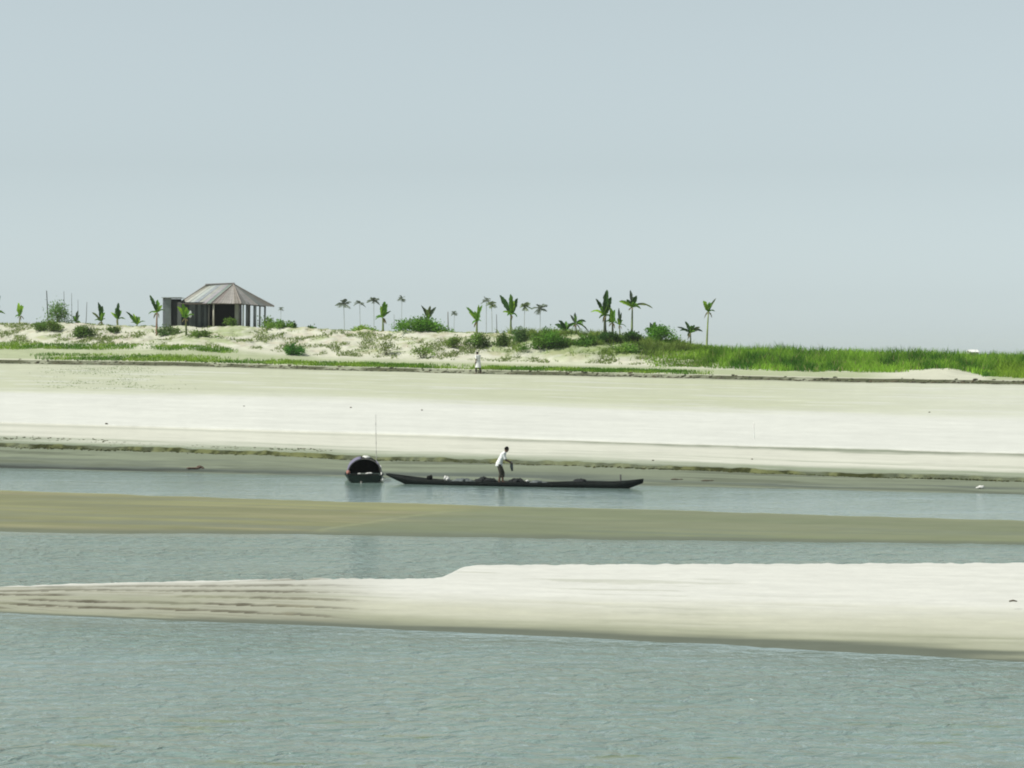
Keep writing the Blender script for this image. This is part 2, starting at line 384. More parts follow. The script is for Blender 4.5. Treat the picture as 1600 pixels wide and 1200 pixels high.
# low wet flat in mid river
ym_front = lin([0, 540, 1000, 1600], [831, 836, 843.5, 850.5])
ym_back = lin([0, 540, 1000, 1600], [765, 783, 795.5, 813])
def build_flat():
    px = np.concatenate([np.arange(-1300, -30, 14), np.arange(-30, 1630, 4), np.arange(1630, 3000, 14)])
    Yf = FH / (ym_front(px) + 3.0 * (fbm(px / 90, px * 0, 171, 5) - .5) - HZ); Yk = F * (EYE - .05) / (ym_back(px) + 2.6 * (fbm(px / 60, px * 0, 172, 5) - .5) - HZ)
    t = np.linspace(-.15, 1.15, 130)[:, None]
    Y = Yf + t * (Yk - Yf); T = t + 0 * Y; PX = px[None, :] + 0 * Y; X = (PX - 800) / F * Y
    Z = np.where(T < .5, .055 * sstep(-.02, .12, T) - .25 * sstep(0, .15, -T), .055 - .06 * 0 * T)
    Z = np.where(T > .97, .055 - .3 * (T - .97) / .15, Z)
    a = X * 0.93 - Y * 0.36; c = X * 0.36 + Y * 0.93
    n_long = fbm(a / 8, c / .8, 221, 5); n_w = fbm(a / 14, c / 4, 231, 4); n_m = fbm(a / 2.5, c / .6, 241, 4)
    Z = Z + (n_long - .5) * .03 * sstep(.05, .2, T) * (1 - sstep(.9, .97, T))
    c1 = np.array([.150, .160, .084]); c2 = np.array([.188, .200, .098]); c3 = np.array([.130, .148, .108])
    C = mixc(c1 + 0 * X[..., None], c2, sstep(.35, .65, n_w))
    C = mixc(C, np.array([.205, .203, .118]), sstep(.5, .68, fbm(a / 11, c / 1.3, 251, 4)) * .6)
    C = mixc(C, c3, sstep(.52, .66, n_long) * (.35 + .4 * (1 - sstep(.1, .5, T))))
    # a paler tongue of silt running from the front edge toward the back
    tl = (PX - 480) / 270.0
    tongue = sstep(-.2, .15, tl - T * 1.15) * (1 - sstep(.0, 1.6, tl - T * 1.15)) * sstep(.0, .1, T)
    C = mixc(C, np.array([.145, .172, .108]), sstep(-.3, .3, tl - T * 1.15 + (n_m - .5) * .5) * .5)
    C = C * (np.array([1.10, 1.06, 1.08]) * (1 - sstep(-.3, .3, tl - T * 1.15 + (n_m - .5) * .5))[..., None] + np.array([.96, .97, 1.02]) * sstep(-.3, .3, tl - T * 1.15 + (n_m - .5) * .5)[..., None])
    edge = 1 - sstep(.0, .055, np.abs(tl - T * 1.15 + (n_m - .5) * .12)); C = mixc(C, np.array([.23, .245, .14]), edge * .45 * (1 - sstep(.7, .9, T)))
    C = mixc(C, np.array([.24, .25, .13]), sstep(.93, .98, T) * .7)
    C = mixc(C, c3 * .8, (1 - sstep(.02, .10, T)) * .8)
    V = np.stack([X, Y, Z], -1).reshape(-1, 3)
    me = np_mesh('mudflat', V, grid_faces(*X.shape), C.reshape(-1, 3))
    tag(obj('mudflat', me, M_MUD, smooth=True), kind='structure')
build_flat()

# river surface and the ground below everything
def tail(v, end, n):
    k = np.arange(1, n + 1) / n
    return v + (end - v) * k ** 2.5
def build_water():
    xs = np.concatenate([tail(-40, -990, 14)[::-1], np.arange(-40, 40.1, .5), tail(40, 990, 14)])
    ys = np.concatenate([[-40, 0, 15], np.arange(25, 140, .3), tail(140, 2450, 14)])
    X, Y = np.meshgrid(xs, ys); Yc = np.maximum(Y, 20)
    PX = np.clip(800 + X / Yc * F, -900, 2500); py = HZ + FH / Yc
    ruff = np.ones_like(X)
    for fr, sp in ((yb_front, 26.0), (ym_front, 7.0), (y_water, 14.0)):
        d = py - fr(PX)
        ruff = np.minimum(ruff, np.where(d >= -6, .12 + .88 * sstep(0, sp, d), 1))
    ruff = np.where(py < ym_back(PX) + 8, np.minimum(ruff, .22), ruff)
    ruff = np.where((py > 825) & (py < 945), ruff * 1.7, ruff)
    weed = sstep(1050, 1150, py)
    C = np.stack([ruff, weed, ruff * 0], -1)
    me = np_mesh('river', np.stack([X, Y, 0 * X], -1).reshape(-1, 3), grid_faces(*X.shape), C.reshape(-1, 3))
    tag(obj('river', me, M_WATER, smooth=True), kind='structure')
build_water()
g = np_mesh('ground', [(-995, -45, -1.2), (995, -45, -1.2), (995, 2460, -1.2), (-995, 2460, -1.2)], [(0, 1, 2, 3)], np.full((4, 3), .2))
tag(obj('ground', g, M_MUD), kind='structure')

# ------------------------------------------------------------------ mesh-part helpers
class MB:
    def __init__(s): s.v = []; s.f = []; s.c = []
    def quad_strip(s, left, right, cols):
        n0 = len(s.v)
        for a, b, c in zip(left, right, cols):
            s.v += [tuple(a), tuple(b)]; s.c += [c, c]
        for i in range(len(left) - 1):
            k = n0 + 2 * i; s.f.append((k, k + 1, k + 3, k + 2))
    def tube(s, pts, rad, n=6, col=(.5, .5, .5), cap=True):
        pts = [Vector(p) for p in pts]; base = len(s.v)
        for i, p in enumerate(pts):
            d = (pts[min(i + 1, len(pts) - 1)] - pts[max(i - 1, 0)]).normalized()
            a = d.cross(Vector((0.31, 0.95, 0.1))).normalized(); b = d.cross(a).normalized()
            r = rad[i] if hasattr(rad, '__len__') else rad
            cc = col[i] if isinstance(col, list) else col
            for k in range(n):
                t = 2 * math.pi * k / n
                s.v.append(tuple(p + a * math.cos(t) * r + b * math.sin(t) * r)); s.c.append(cc)
        for i in range(len(pts) - 1):
            for k in range(n):
                s.f.append((base + i * n + k, base + i * n + (k + 1) % n, base + (i + 1) * n + (k + 1) % n, base + (i + 1) * n + k))
        if cap:
            s.f.append(tuple(base + k for k in range(n))[::-1]); s.f.append(tuple(base + (len(pts) - 1) * n + k for k in range(n)))
    def box(s, x0, x1, y0, y1, z0, z1, col=(.5, .5, .5)):
        b = len(s.v)
        s.v += [(x, y, z) for z in (z0, z1) for y in (y0, y1) for x in (x0, x1)]; s.c += [col] * 8
        for q in ((0, 2, 3, 1), (4, 5, 7, 6), (0, 1, 5, 4), (1, 3, 7, 5), (3, 2, 6, 7), (2, 0, 4, 6)): s.f.append(tuple(b + i for i in q))
    def lump(s, c, rx, ry, rz, col, seed=0, nu=10, nv=7, rough=.25, flat=0.0):
        b = len(s.v); r = random.Random(seed)
        ph = [r.random() * 6.28 for _ in range(6)]
        for i in range(nv + 1):
            th = math.pi * i / nv
            for k in range(nu):
                f = 2 * math.pi * k / nu
                n = 1 + rough * (math.sin(3 * f + ph[0] + 2 * th) * .4 + math.sin(2 * f + ph[1] - 3 * th) * .4 + (r.random() - .5) * .5)
                z = math.cos(th); z = max(z, -1 + flat)
                s.v.append((c[0] + rx * n * math.sin(th) * math.cos(f), c[1] + ry * n * math.sin(th) * math.sin(f), c[2] + rz * n * z)); s.c.append(col)
        for i in range(nv):
            for k in range(nu):
                s.f.append((b + i * nu + k, b + (i + 1) * nu + k, b + (i + 1) * nu + (k + 1) % nu, b + i * nu + (k + 1) % nu))
    def build(s, name, mat, parent=None, smooth=False):
        me = bpy.data.meshes.new(name); me.from_pydata(s.v, [], s.f); set_cols(me, np.array(s.c, dtype=np.float32)); me.update()
        return obj(name, me, mat, parent, smooth)

def bez(p0, p1, p2, n):
    out = []
    for i in range(n + 1):
        t = i / n; out.append(p0 * (1 - t) ** 2 + p1 * 2 * t * (1 - t) + p2 * t * t)
    return out

def vary(c, r, a=.2):
    k = 1 + (r.random() - .5) * 2 * a
    return tuple(max(0.0, x * k * (1 + (r.random() - .5) * a * .5)) for x in c)

G_DARK = (.035, .085, .018); G_MID = (.10, .22, .022); G_LIME = (.25, .42, .035); G_GREY = (.07, .10, .06); G_OLIVE = (.10, .13, .04)

def leaf(mb, p0, p2, wid, col, r, bow=.18, torn=.38, n=13):
    """one broad blade: folded along the midrib, edge torn in places"""
    d = p2 - p0; L = d.length
    side = Vector((-d.z, 0, d.x)).normalized() if abs(d.x) + abs(d.z) > 1e-4 else Vector((1, 0, 0))
    p1 = (p0 + p2) / 2 + Vector((0, 0, 1)) * L * bow + Vector((0, 1, 0)) * (r.random() - .5) * L * .5
    pts = bez(p0, p1, p2, n)
    face = Vector(((r.random() - .5) * .9, -1, .35 + r.random() * .5)).normalized()
    L_, M_, R_, cs = [], [], [], []
    for i, p in enumerate(pts):
        t = i / n
        w = wid * (math.sin(math.pi * min(1, t * .93 + .06)) ** .7) * .5
        if t < .12: w *= .35
        tan = (pts[min(i + 1, n)] - pts[max(i - 1, 0)]).normalized()
        sd = tan.cross(face).normalized()
        up = sd.cross(tan).normalized()
        wl = w * (1 - torn * r.random()); wr = w * (1 - torn * r.random())
        L_.append(p - sd * wl + up * w * .35); M_.append(p); R_.append(p + sd * wr + up * w * .35)
        cs.append(vary(col, r, .15))
    mb.quad_strip(L_, M_, cs); mb.quad_strip(M_, R_, cs)

def banana(px, crown, tips, label, Y=None, base=None, trunk_w=.11, col=G_MID, trunk_col=(.16, .2, .07), wid=.34, seed=0, name='banana_plant', cat='banana plant', group='banana plants along the top of the bank'):
    """broad-leaved plant; crown = image row of the leaf base, tips = (px, py[, colour]) of each leaf tip"""
    r = random.Random(seed + int(px))
    Y = Y or lip_Y(px, 1.2)
    cx = crown[0]
    zb_ = bank_z(px, Y) - .1
    root = Vector(((px - 800) / F * Y, Y, zb_))
    e = empty(name, root, label, cat, group)
    top = at(cx, crown[1], Y) - root
    tb = MB()
    mid = top * .5 + Vector(((r.random() - .5) * .15, 0, 0))
    pts = bez(Vector((0, 0, -.05)), mid, top, 6)
    tb.tube(pts, [trunk_w * (1.0 - .5 * i / 6) for i in range(7)], 7, [vary(trunk_col, r, .25) for _ in range(7)])
    tb.build('trunk', M_TRUNK, e, True)
    cb = MB()
    for tp in tips:
        c = tp[2] if len(tp) > 2 else col
        w = tp[3] if len(tp) > 3 else wid
        end = at(tp[0], tp[1], Y) - root + Vector((0, (r.random() - .5) * .8, 0))
        leaf(cb, top - Vector((0, 0, .04)), end, w, c, r, bow=.16 if end.z > top.z + .3 else .38)
    for k in range(2 + int(px) % 2):   # dead fronds hung against the stem
        az = r.uniform(0, 6.28); dn = top + Vector((math.cos(az) * r.uniform(.2, .4), math.sin(az) * .4, -r.uniform(.25, .6)))
        leaf(cb, top - Vector((0, 0, .05)), dn, wid * .45, (.20, .17, .08), r, bow=.35, torn=.6)
    for k in range(3):   # older blades, arching out lower down
        az = r.uniform(0, 6.28); ll = r.uniform(.35, .8)
        leaf(cb, top - Vector((0, 0, .03)), top + Vector((math.cos(az) * ll, math.sin(az) * ll, r.uniform(-.25, .25))), wid * r.uniform(.45, .7), vary(col, r, .35), r, bow=.4, torn=.5)
    for k in range(3):   # short inner blades, turned toward and away from the river
        end = top + Vector(((r.random() - .5) * .5, (-1) ** k * (.5 + .5 * r.random()), .35 + .5 * r.random()))
        leaf(cb, top, end, wid * .8, vary(col, r, .3), r)
    cb.build('crown', M_LEAF, e)
    return e

def palm(px, py, Y, rad, label, col=G_GREY, seed=0, nf=17, trunk_r=.09, group='slim palms standing behind the bank', name='palm_tree', cat='palm tree', full=1.0):
    r = random.Random(seed * 31 + int(px))
    zb_ = bank_z(px, Y)
    root = Vector(((px - 800) / F * Y, Y, zb_ - .1))
    e = empty(name, root, label, cat, group)
    top = at(px, py, Y) - root
    tb = MB(); mid = top * .5 + Vector(((r.random() - .5) * .5, 0, 0))
    tb.tube(bez(Vector((0, 0, 0)), mid, top, 6), [trunk_r * (.75 - .3 * i / 6) for i in range(7)], 6, (.36, .38, .35))
    tb.build('trunk', M_TRUNK, e, True)
    cb = MB(); R_ = rad * Y / F
    for k in range(nf):
        az = 2 * math.pi * (k + r.random() * .7) / nf; el = r.uniform(-.35, 1.25) * full
        d = Vector((math.cos(az) * math.cos(el), math.sin(az) * math.cos(el), math.sin(el)))
        L = R_ * r.uniform(.75, 1.15)
        end = top + d * L; end.z -= L * .25
        p1 = top + d * L * .55 + Vector((0, 0, L * .22))
        pts = bez(top, p1, end, 8)
        for i in range(1, 8):        # leaflets either side of the rib
            tan = (pts[i + 1] - pts[i - 1]).normalized(); sd = tan.cross(Vector((0, 0, 1))).normalized()
            for s in (-1, 1):
                ll = L * .34 * math.sin(math.pi * (i / 8.5)) + .04
                tip = pts[i] + sd * s * ll * .8 + tan * ll * .5 - Vector((0, 0, ll * .45))
                w = L * .085
                c = vary(col, r, .25)
                cb.quad_strip([pts[i] - tan * w, tip - tan * w * .3], [pts[i] + tan * w, tip + tan * w * .3], [c, c])
        cb.tube(pts, L * .012, 4, col)
    cb.build('crown', M_LEAF, e)
    return e

def shrub(px, py, w, h, Y, label, col=G_MID, seed=0, n=500, leafsz=.13, group=None, name='shrub', cat='shrub', depth=None, stems=5):
    """py = image row of its foot, w/h in image pixels"""
    r = random.Random(seed * 13 + int(px * 3))
    root = at(px, py, Y); root.z = bank_z(px, Y)
    W = w * Y / F / 2; H = h * Y / F
    e = empty(name, root, label, cat, group)
    sb = MB(); cl = []
    for k in range(stems):
        x = r.uniform(-1, 1) * W * .75; y = r.uniform(-1, 1) * W * .6; z = H * r.uniform(.45, .9) * (1 - .45 * abs(x) / max(W, .01))
        sb.tube(bez(Vector((x * .2, y * .2, -.1)), Vector((x * .5, y * .5, z * .7)), Vector((x, y, z)), 4), [.025, .022, .018, .013, .008], 5, (.12, .10, .06))
        cl.append(Vector((x, y, z)))
    sb.build('stem', M_TRUNK, e, True)
    for k in range(stems * 2):
        x = r.gauss(0, .62) * W; y = r.uniform(-1, 1) * W * .8
        cl.append(Vector((x, y, H * r.uniform(.15, .8) * (1 - .5 * (x / max(W, .01)) ** 2))))
    n = int(n * 1.6); cb = MB(); sz = max(W, H) * .30
    tone = [vary(col, r, .35) for _ in cl]
    for k in range(n):
        i = r.randrange(len(cl)); c = cl[i]
        p = c + Vector((r.gauss(0, sz * .6), r.gauss(0, sz * .6), r.gauss(0, sz * .5)))
        if p.z < -.05: p.z = abs(p.z) * .3
        a = Vector((r.gauss(0, 1), r.gauss(0, 1), r.gauss(0, .7) + .5)).normalized(); b = a.cross(Vector((r.gauss(0, 1), r.gauss(0, 1), r.gauss(0, 1)))).normalized()
        l = leafsz * r.uniform(.7, 1.5); wd = l * .33; cc = vary(tone[i], r, .2)
        cb.quad_strip([p - b * wd * .4, p + a * l * .5 - b * wd, p + a * l], [p + b * wd * .4, p + a * l * .5 + b * wd, p + a * l + b * wd * .15], [cc] * 3)
    cb.build('foliage', M_LEAF, e)
    return e

def blades(name, P, hgt, wid, cols, lean=.35, seed=0, mat=None):
    """one mass of grass: P (n,3) roots"""
    q = np.random.default_rng(seed); n = len(P)
    az = q.uniform(0, 2 * np.pi, n); side = np.stack([np.cos(az), np.sin(az), 0 * az], 1)
    la = q.uniform(0, 2 * np.pi, n); ln = q.uniform(.1, 1, n) * lean
    d = np.stack([np.cos(la) * ln, np.sin(la) * ln, np.ones(n)], 1)
    h = (hgt * q.uniform(.65, 1.15, n))[:, None]; w = (wid * q.uniform(.7, 1.3, n))[:, None]
    m = P + d * h * .55; t = P + d * h * np.array([1.5, 1.5, .95])
    V = np.stack([P - side * w * .5, P + side * w * .5, m - side * w * .4, m + side * w * .4, t - side * w * .06, t + side * w * .06], 1).reshape(-1, 3)
    b = np.arange(n)[:, None] * 6
    Fc = np.concatenate([b + np.array([[0, 1, 3, 2]]), b + np.array([[2, 3, 5, 4]])], 0)
    C = np.repeat(cols, 6, axis=0)
    me = np_mesh(name, V, Fc, C)
    return obj(name, me, mat or M_GRASS)

def grass_points(n, px0, px1, k0, k1, seed, dens=None):
    """random points on the bank between stations k0 and k1 (fractional), px0..px1"""
    q = np.random.default_rng(seed)
    px = q.uniform(px0, px1, n); k = q.uniform(k0, k1, n)
    Ys, Zs = bank_profile(px)
    i = np.clip(np.floor(k).astype(int), 0, Ys.shape[1] - 2); f = k - i
    r_ = np.arange(n)
    Y = Ys[r_, i] * (1 - f) + Ys[r_, i + 1] * f; Z = Zs[r_, i] * (1 - f) + Zs[r_, i + 1] * f
    X = (px - 800) / F * Y
    P = np.stack([X, Y, Z - .03], 1)
    keep = np.ones(n, bool) if dens is None else q.uniform(0, 1, n) < dens(px, k, X, Y)
    return P[keep], px[keep], k[keep]

# ------------------------------------------------------------------ grass
def tall_grass():
    def dens(px, k, X, Y):
        start = sstep(985, 1130, px + 120 * (fbm(X / 3, Y / 3, 5, 3) - .5) * 2 + (k - 10) * 60)
        mound = 1 - sstep(1385, 1430, px) * (1 - sstep(1525, 1545, px)) * (1 - sstep(9.9, 10.05, k))
        low = np.where(px > 1535, 9.45, 9.75)
        return start * mound * sstep(0, .25, k - low - .35 * (fbm(X / 2, Y / 2, 8, 3) - .5))
    P, px, k = grass_points(95000, 900, 2300, 9.4, 12.1, 5, dens)
    n = len(P)
    h = (.42 + .74 * sstep(9.7, 10.5, k)) * (.35 + 1.1 * fbm(P[:, 0] / 1.6, P[:, 1] / 1.6, 12, 4)) * (.32 + .68 * sstep(1040, 1200, px))
    q = np.random.default_rng(3)
    tone = fbm(P[:, 0] / 1.3, P[:, 1] / 3.0, 22, 5)
    c = mixc(np.array([.065, .18, .018]), np.array([.26, .46, .05]), sstep(.36, .62, tone)) * q.uniform(.75, 1.25, n)[:, None]
    dry = q.uniform(0, 1, n) < .06
    c[dry] = np.array([.34, .33, .14])
    c = mixc(c, np.array([.25, .38, .04]), np.clip(sstep(1545, 1570, px) * (1 - sstep(10.2, 10.6, k)) + (1 - sstep(1080, 1160, px)) * .5, 0, 1) * .8)
    tag(blades('tall_grass', P, h, .07, c, .4, 6), 'dense bright green tall grass covering the low right end of the bank', 'grass', kind='stuff')
tall_grass()

def short_grass():
    def dens(px, k, X, Y):
        n = fbm(X / 4, Y / 1.2, 15, 4)
        fr = sstep(.30, .5, n) * sstep(40, 90, px) * (1 - sstep(1060, 1120, px)) * (1 - sstep(9.30, 9.42, k + .15 * (n - .5)))
        back = sstep(.3, .5, fbm(X / 3, Y / 2, 25, 3)) * (1 - sstep(345, 375, px)) * sstep(9.66, 9.74, k) * (1 - sstep(9.95, 10.02, k))
        far = (1 - sstep(30, 50, px)) * sstep(9.6, 9.7, k) * .6
        return np.clip(fr + back + far, 0, 1)
    P, px, k = grass_points(70000, -400, 1150, 9.0, 10.05, 9, dens)
    n = len(P); q = np.random.default_rng(4)
    tone = fbm(P[:, 0] / 2, P[:, 1] / 2, 32, 3)
    c = mixc(np.array([.10, .22, .022]), np.array([.25, .39, .05]), sstep(.35, .65, tone)) * q.uniform(.75, 1.25, n)[:, None]
    tag(blades('short_grass', P, .24, .06, c, .5, 7), 'narrow strips of short green grass along the bank edge left of the tall grass', 'grass', kind='stuff')
    # scattered low weeds on the bare earth face
    def dens2(px, k, X, Y):
        return sstep(.47, .60, fbm(X / 1.3, Y / 1.5, 35, 4)) * (.75 + .25 * sstep(650, 900, px)) * (1 - sstep(1050, 1150, px))
    P, px, k = grass_points(80000, -300, 1150, 10.0, 11.3, 19, dens2)
    n = len(P); tone = q.uniform(0, 1, n)
    c = mixc(np.array([.12, .17, .05]), np.array([.29, .36, .12]), tone)
    def dens4(px, k, X, Y):
        return sstep(.40, .56, fbm(X / 1.5, Y / 1.5, 55, 4)) * sstep(760, 860, px) * (1 - sstep(1060, 1120, px)) * sstep(10.15, 10.6, k + .5 * (fbm(X / 3, Y / 3, 57, 3) - .5))
    P2, px2, k2 = grass_points(26000, 740, 1130, 10.05, 11.5, 39, dens4)
    t2 = fbm(P2[:, 0] / 1.2, P2[:, 1] / 1.2, 59, 3)
    c = np.concatenate([c, mixc(np.array([.06, .12, .025]), np.array([.20, .28, .06]), sstep(.35, .65, t2)) * q.uniform(.7, 1.3, len(P2))[:, None]]); hh = np.concatenate([np.full(len(P), .19), .22 + .45 * sstep(.35, .7, t2)]); P = np.concatenate([P, P2])
    tag(blades('weeds', P, hh, .07, c, .9, 8), 'sparse olive weeds scattered over the pale earth slope', 'weeds', kind='stuff')
    def dens3(px, k, X, Y):
        return sstep(.45, .6, fbm(X / 2, Y / 3, 45, 3)) * sstep(40, 120, px) * (1 - sstep(170, 330, px)) * .8
    P, px, k = grass_points(9000, 20, 340, 7.1, 7.93, 29, dens3)
    c = np.array([.27, .34, .17]) * q.uniform(.7, 1.3, len(P))[:, None]
    tag(blades('seedlings', P, .09, .045, c, .9, 9), 'sprinkle of green seedlings on the dull upper sand at the left', 'seedlings', kind='stuff')
short_grass()

# clods and dead weed left along the small cut in the beach
def clods():
    mb = MB(); r = random.Random(5)
    for k in range(2600):
        px = r.uniform(-150, 1750); Ys, Zs = bank_profile(px)
        off = r.gauss(0, .16); Y = Ys[0][3] + off + .05 + float(.55 * (fbm(px / 22.0, 0.0, 3, 4) - .5) + .5 * (fbm(px / 150.0, 0.0, 4, 3) - .5))
        s = r.uniform(.015, .045); z = float(np.interp(Y, Ys[0], Zs[0]))
        mb.lump(((px - 800) / F * Y, Y, z + s * .2), s * r.uniform(1, 2.4), s, s * .8, vary((.055, .06, .024), r, .5), k, 6, 4, .3)
    for k in range(420):   # second, looser trail above it on the left
        px = r.uniform(150, 520) if k < 330 else r.uniform(-60, 180); Ys, Zs = bank_profile(px)
        Y = Ys[0][3] + 3.2 + .8 * math.sin(px / 60) + r.gauss(0, .6) - (px - 150) * .004
        s = r.uniform(.015, .045); z = float(np.interp(Y, Ys[0], Zs[0]))
        mb.lump(((px - 800) / F * Y, Y, z + s * .2), s * r.uniform(1, 2.5), s, s * .7, vary((.10, .10, .06), r, .4), k, 6, 4, .3)
    for k in range(900):   # fallen lumps under the bank edge
        px = r.uniform(-150, 1750); Ys, Zs = bank_profile(px)
        Y = Ys[0][8] + r.gauss(-.15, .35); s = r.uniform(.03, .09); z = float(np.interp(Y, Ys[0], Zs[0]))
        mb.lump(((px - 800) / F * Y, Y, z + s * .2), s * r.uniform(1, 2.6), s, s * .8, vary((.10, .10, .06), r, .5), k, 6, 4, .35)
    tag(mb.build('clods', M_CLOD), 'dark clods and dead weed lined up along the cut edges of the beach', 'clods', kind='stuff')
clods()

# ------------------------------------------------------------------ plants on the bank
GA = 'banana plants along the top of the bank'
banana(798, (798.5, 492), [(780.6, 461, G_DARK), (797.7, 459.5), (803, 470, G_LIME, .4), (809, 466, G_DARK), (785.5, 488, G_LIME, .25)], 'tallest single banana plant mid bank, broad upright leaves fanned out on a thin trunk', wid=.5)
banana(745, (745.7, 502), [(728.6, 480), (732, 488, G_LIME, .25), (753.8, 477), (748, 476, G_LIME, .3), (750, 488)], 'banana plant with leaves spread in an open V, left of the tallest single one', wid=.36)
banana(946, (945.6, 493), [(948.4, 453, G_DARK, .62), (930.6, 467, G_DARK, .4), (955, 464, G_DARK, .5), (923, 488, G_LIME, .28), (951, 474, G_LIME, .5), (938, 480)], 'large dark banana plant with one tall upright leaf, left in the tight clump', wid=.5, trunk_w=.16, trunk_col=(.06, .07, .035))
banana(958, (957, 504), [(953, 480, G_LIME, .45), (960.6, 484), (952, 497, G_LIME), (961, 496, G_LIME, .3)], 'shorter banana plant with yellow green leaves in the middle of the tight clump', wid=.36, trunk_w=.12, trunk_col=(.07, .08, .04))
banana(968, (968, 508), [(967, 481, G_GREY, .22), (971, 488, G_DARK, .2), (965, 497, G_LIME, .24), (972, 500)], 'narrow young banana plant between the dark clump and the one with an arching leaf', wid=.22, trunk_w=.07)
banana(987, (988, 480), [(985, 453, G_GREY, .3), (995, 462, G_DARK, .45), (967, 471, G_LIME, .42), (1019.7, 482, G_OLIVE, .24), (979, 468, G_DARK, .4), (1003, 474, G_MID, .2)], 'tall banana plant with a long leaf arching down to the right', wid=.42)
banana(1104, (1107, 487), [(1098.4, 470, G_LIME, .42), (1119, 466, G_OLIVE, .2), (1111, 473), (1102, 478)], 'lone banana plant on a slim yellow green stem at the edge of the tall grass', wid=.34, trunk_w=.09, trunk_col=(.30, .36, .12))
banana(885, (884.7, 517), [(867, 507, G_DARK, .5), (872.5, 501, G_DARK, .5), (893, 505, G_DARK, .3), (880, 513, G_LIME, .3)], 'low banana plant with a rounded dark leaf cluster above the long bush', wid=.34, trunk_w=.08)
banana(901, (899.7, 506), [(898.7, 488, G_GREY, .26), (891, 492, G_GREY, .24), (915.6, 503, G_DARK, .36), (921, 520, G_GREY, .16), (888, 512, G_DARK, .3)], 'bluish dark banana plant with a drooping leaf, just left of the tight clump', wid=.3, trunk_w=.07)
banana(1021, (1020, 519), [(1015, 504, G_GREY, .3), (1041, 511, G_DARK, .3), (1026, 507, G_DARK, .25), (1010, 512, G_MID, .3)], 'low banana plant with one leaf held flat to the right, above the green thicket', wid=.3, trunk_w=.07)
banana(1079, (1079, 520), [(1071, 502, G_DARK, .34), (1058, 511, G_GREY, .2), (1094, 511, G_OLIVE, .3), (1098, 518, G_GREY, .26), (1062, 517, G_DARK, .26), (1086, 508, G_DARK)], 'low spreading dark banana plant beside the lone slim one', wid=.32, trunk_w=.08)
banana(598, (597.8, 496), [(601, 471, G_MID, .55), (606, 475, G_MID, .45), (595, 478, G_LIME, .4), (610.8, 486, G_DARK, .22)], 'upright bright green banana plant left of the round bush', wid=.45)
banana(669, (669, 498), [(658, 477, G_GREY, .25), (663, 481, G_OLIVE, .3), (681.5, 480, G_GREY, .35), (672.5, 478, G_OLIVE, .35)], 'greyish banana plant rising behind the round bright bush', wid=.34, Y=lip_Y(669, 6))
banana(158, (158.4, 502), [(153, 472, G_DARK, .4), (160.5, 478, G_DARK, .42), (143.5, 488, G_OLIVE, .26), (157, 486)], 'dark banana plant with a single side leaf, left of its slim twin before the hut', wid=.34)
banana(184, (183.8, 499), [(185.5, 473, G_DARK, .4), (180, 481, G_MID, .34), (173, 488, G_LIME, .26), (187, 484, G_DARK)], 'slim banana plant with leaves folded straight up, midway to the hut', wid=.34)
banana(212, (214.4, 507), [(196, 487, G_DARK, .3), (207, 490, G_LIME, .26), (219.6, 499, G_LIME, .3), (203, 494, G_MID, .3)], 'short leaning banana plant low on the bank left of the hut', wid=.28, trunk_w=.08)
banana(245, (245.5, 488), [(233.6, 461, G_DARK, .34), (246.8, 468, G_MID, .4), (254.5, 477, G_LIME, .3), (241, 489, G_LIME, .3), (238, 472, G_OLIVE)], 'tall banana plant on a pinkish trunk just left of the hut', wid=.34, trunk_col=(.30, .19, .14), Y=lip_Y(245, -4))
banana(291, (290, 497), [(277, 479, G_LIME, .36), (285, 474, G_MID, .4), (296, 484, G_MID, .36), (281, 487, G_MID), (292, 480, G_LIME)], 'banana plant growing in front of the hut wall', wid=.34, trunk_col=(.10, .12, .04), Y=lip_Y(291, -5))
banana(31, (31.5, 493), [(28, 473, G_LIME, .4), (34, 476, G_LIME, .4), (26, 483, G_LIME)], 'young lime green banana plant near the left edge of the view', wid=.32, trunk_col=(.28, .30, .12), trunk_w=.07)
banana(121, (119, 503), [(122.5, 485, G_GREY, .3), (114, 494, G_DARK, .3), (124, 492, G_DARK, .24)], 'small dark banana plant leaning beside the bare grey stalks', wid=.26, trunk_w=.07)
banana(-4, (-6, 490), [(1.5, 462, G_DARK, .4), (-12, 466, G_DARK), (-18, 478), (0, 478, G_DARK, .2)], 'banana plant cut off by the left edge of the view, one dark leaf showing', wid=.36)

# far slim palms standing well behind the bank, haze painted into their pale leaf and trunk colours
for args in [
    (537, 476, 430, 13, 'pale far palm, leftmost of the far row right of the hut'),
    (562, 474, 470, 9, 'small faint far palm, second in the far row right of the hut'),
    (584, 471, 450, 12, 'dense crowned far palm just left of the upright bright banana plant'),
    (628, 467, 520, 8, 'tall thin far palm standing alone above the left of the round bush'),
    (710, 491, 520, 7, 'tiny faint far palm right of the grey post'),
    (760, 470, 430, 9, 'far palm with a dark tuft left of the tallest banana plant'),
    (768, 477, 380, 9, 'greener far palm close against the left of the tallest banana plant'),
    (820, 480, 400, 11, 'greenish far palm just right of the tallest banana plant'),
    (844, 483, 440, 14, 'widest far palm with a spreading dark crown, rightmost of the far row'),
    (439, 483, 560, 5, 'faintest far palm, a grey tuft in the gap right of the hut'),
]:
    px, py, Y, rad, lab = args
    palm(px, py, Y, rad, lab, col=(.15, .185, .135) if px != 768 and px != 820 else (.17, .23, .09), seed=3)

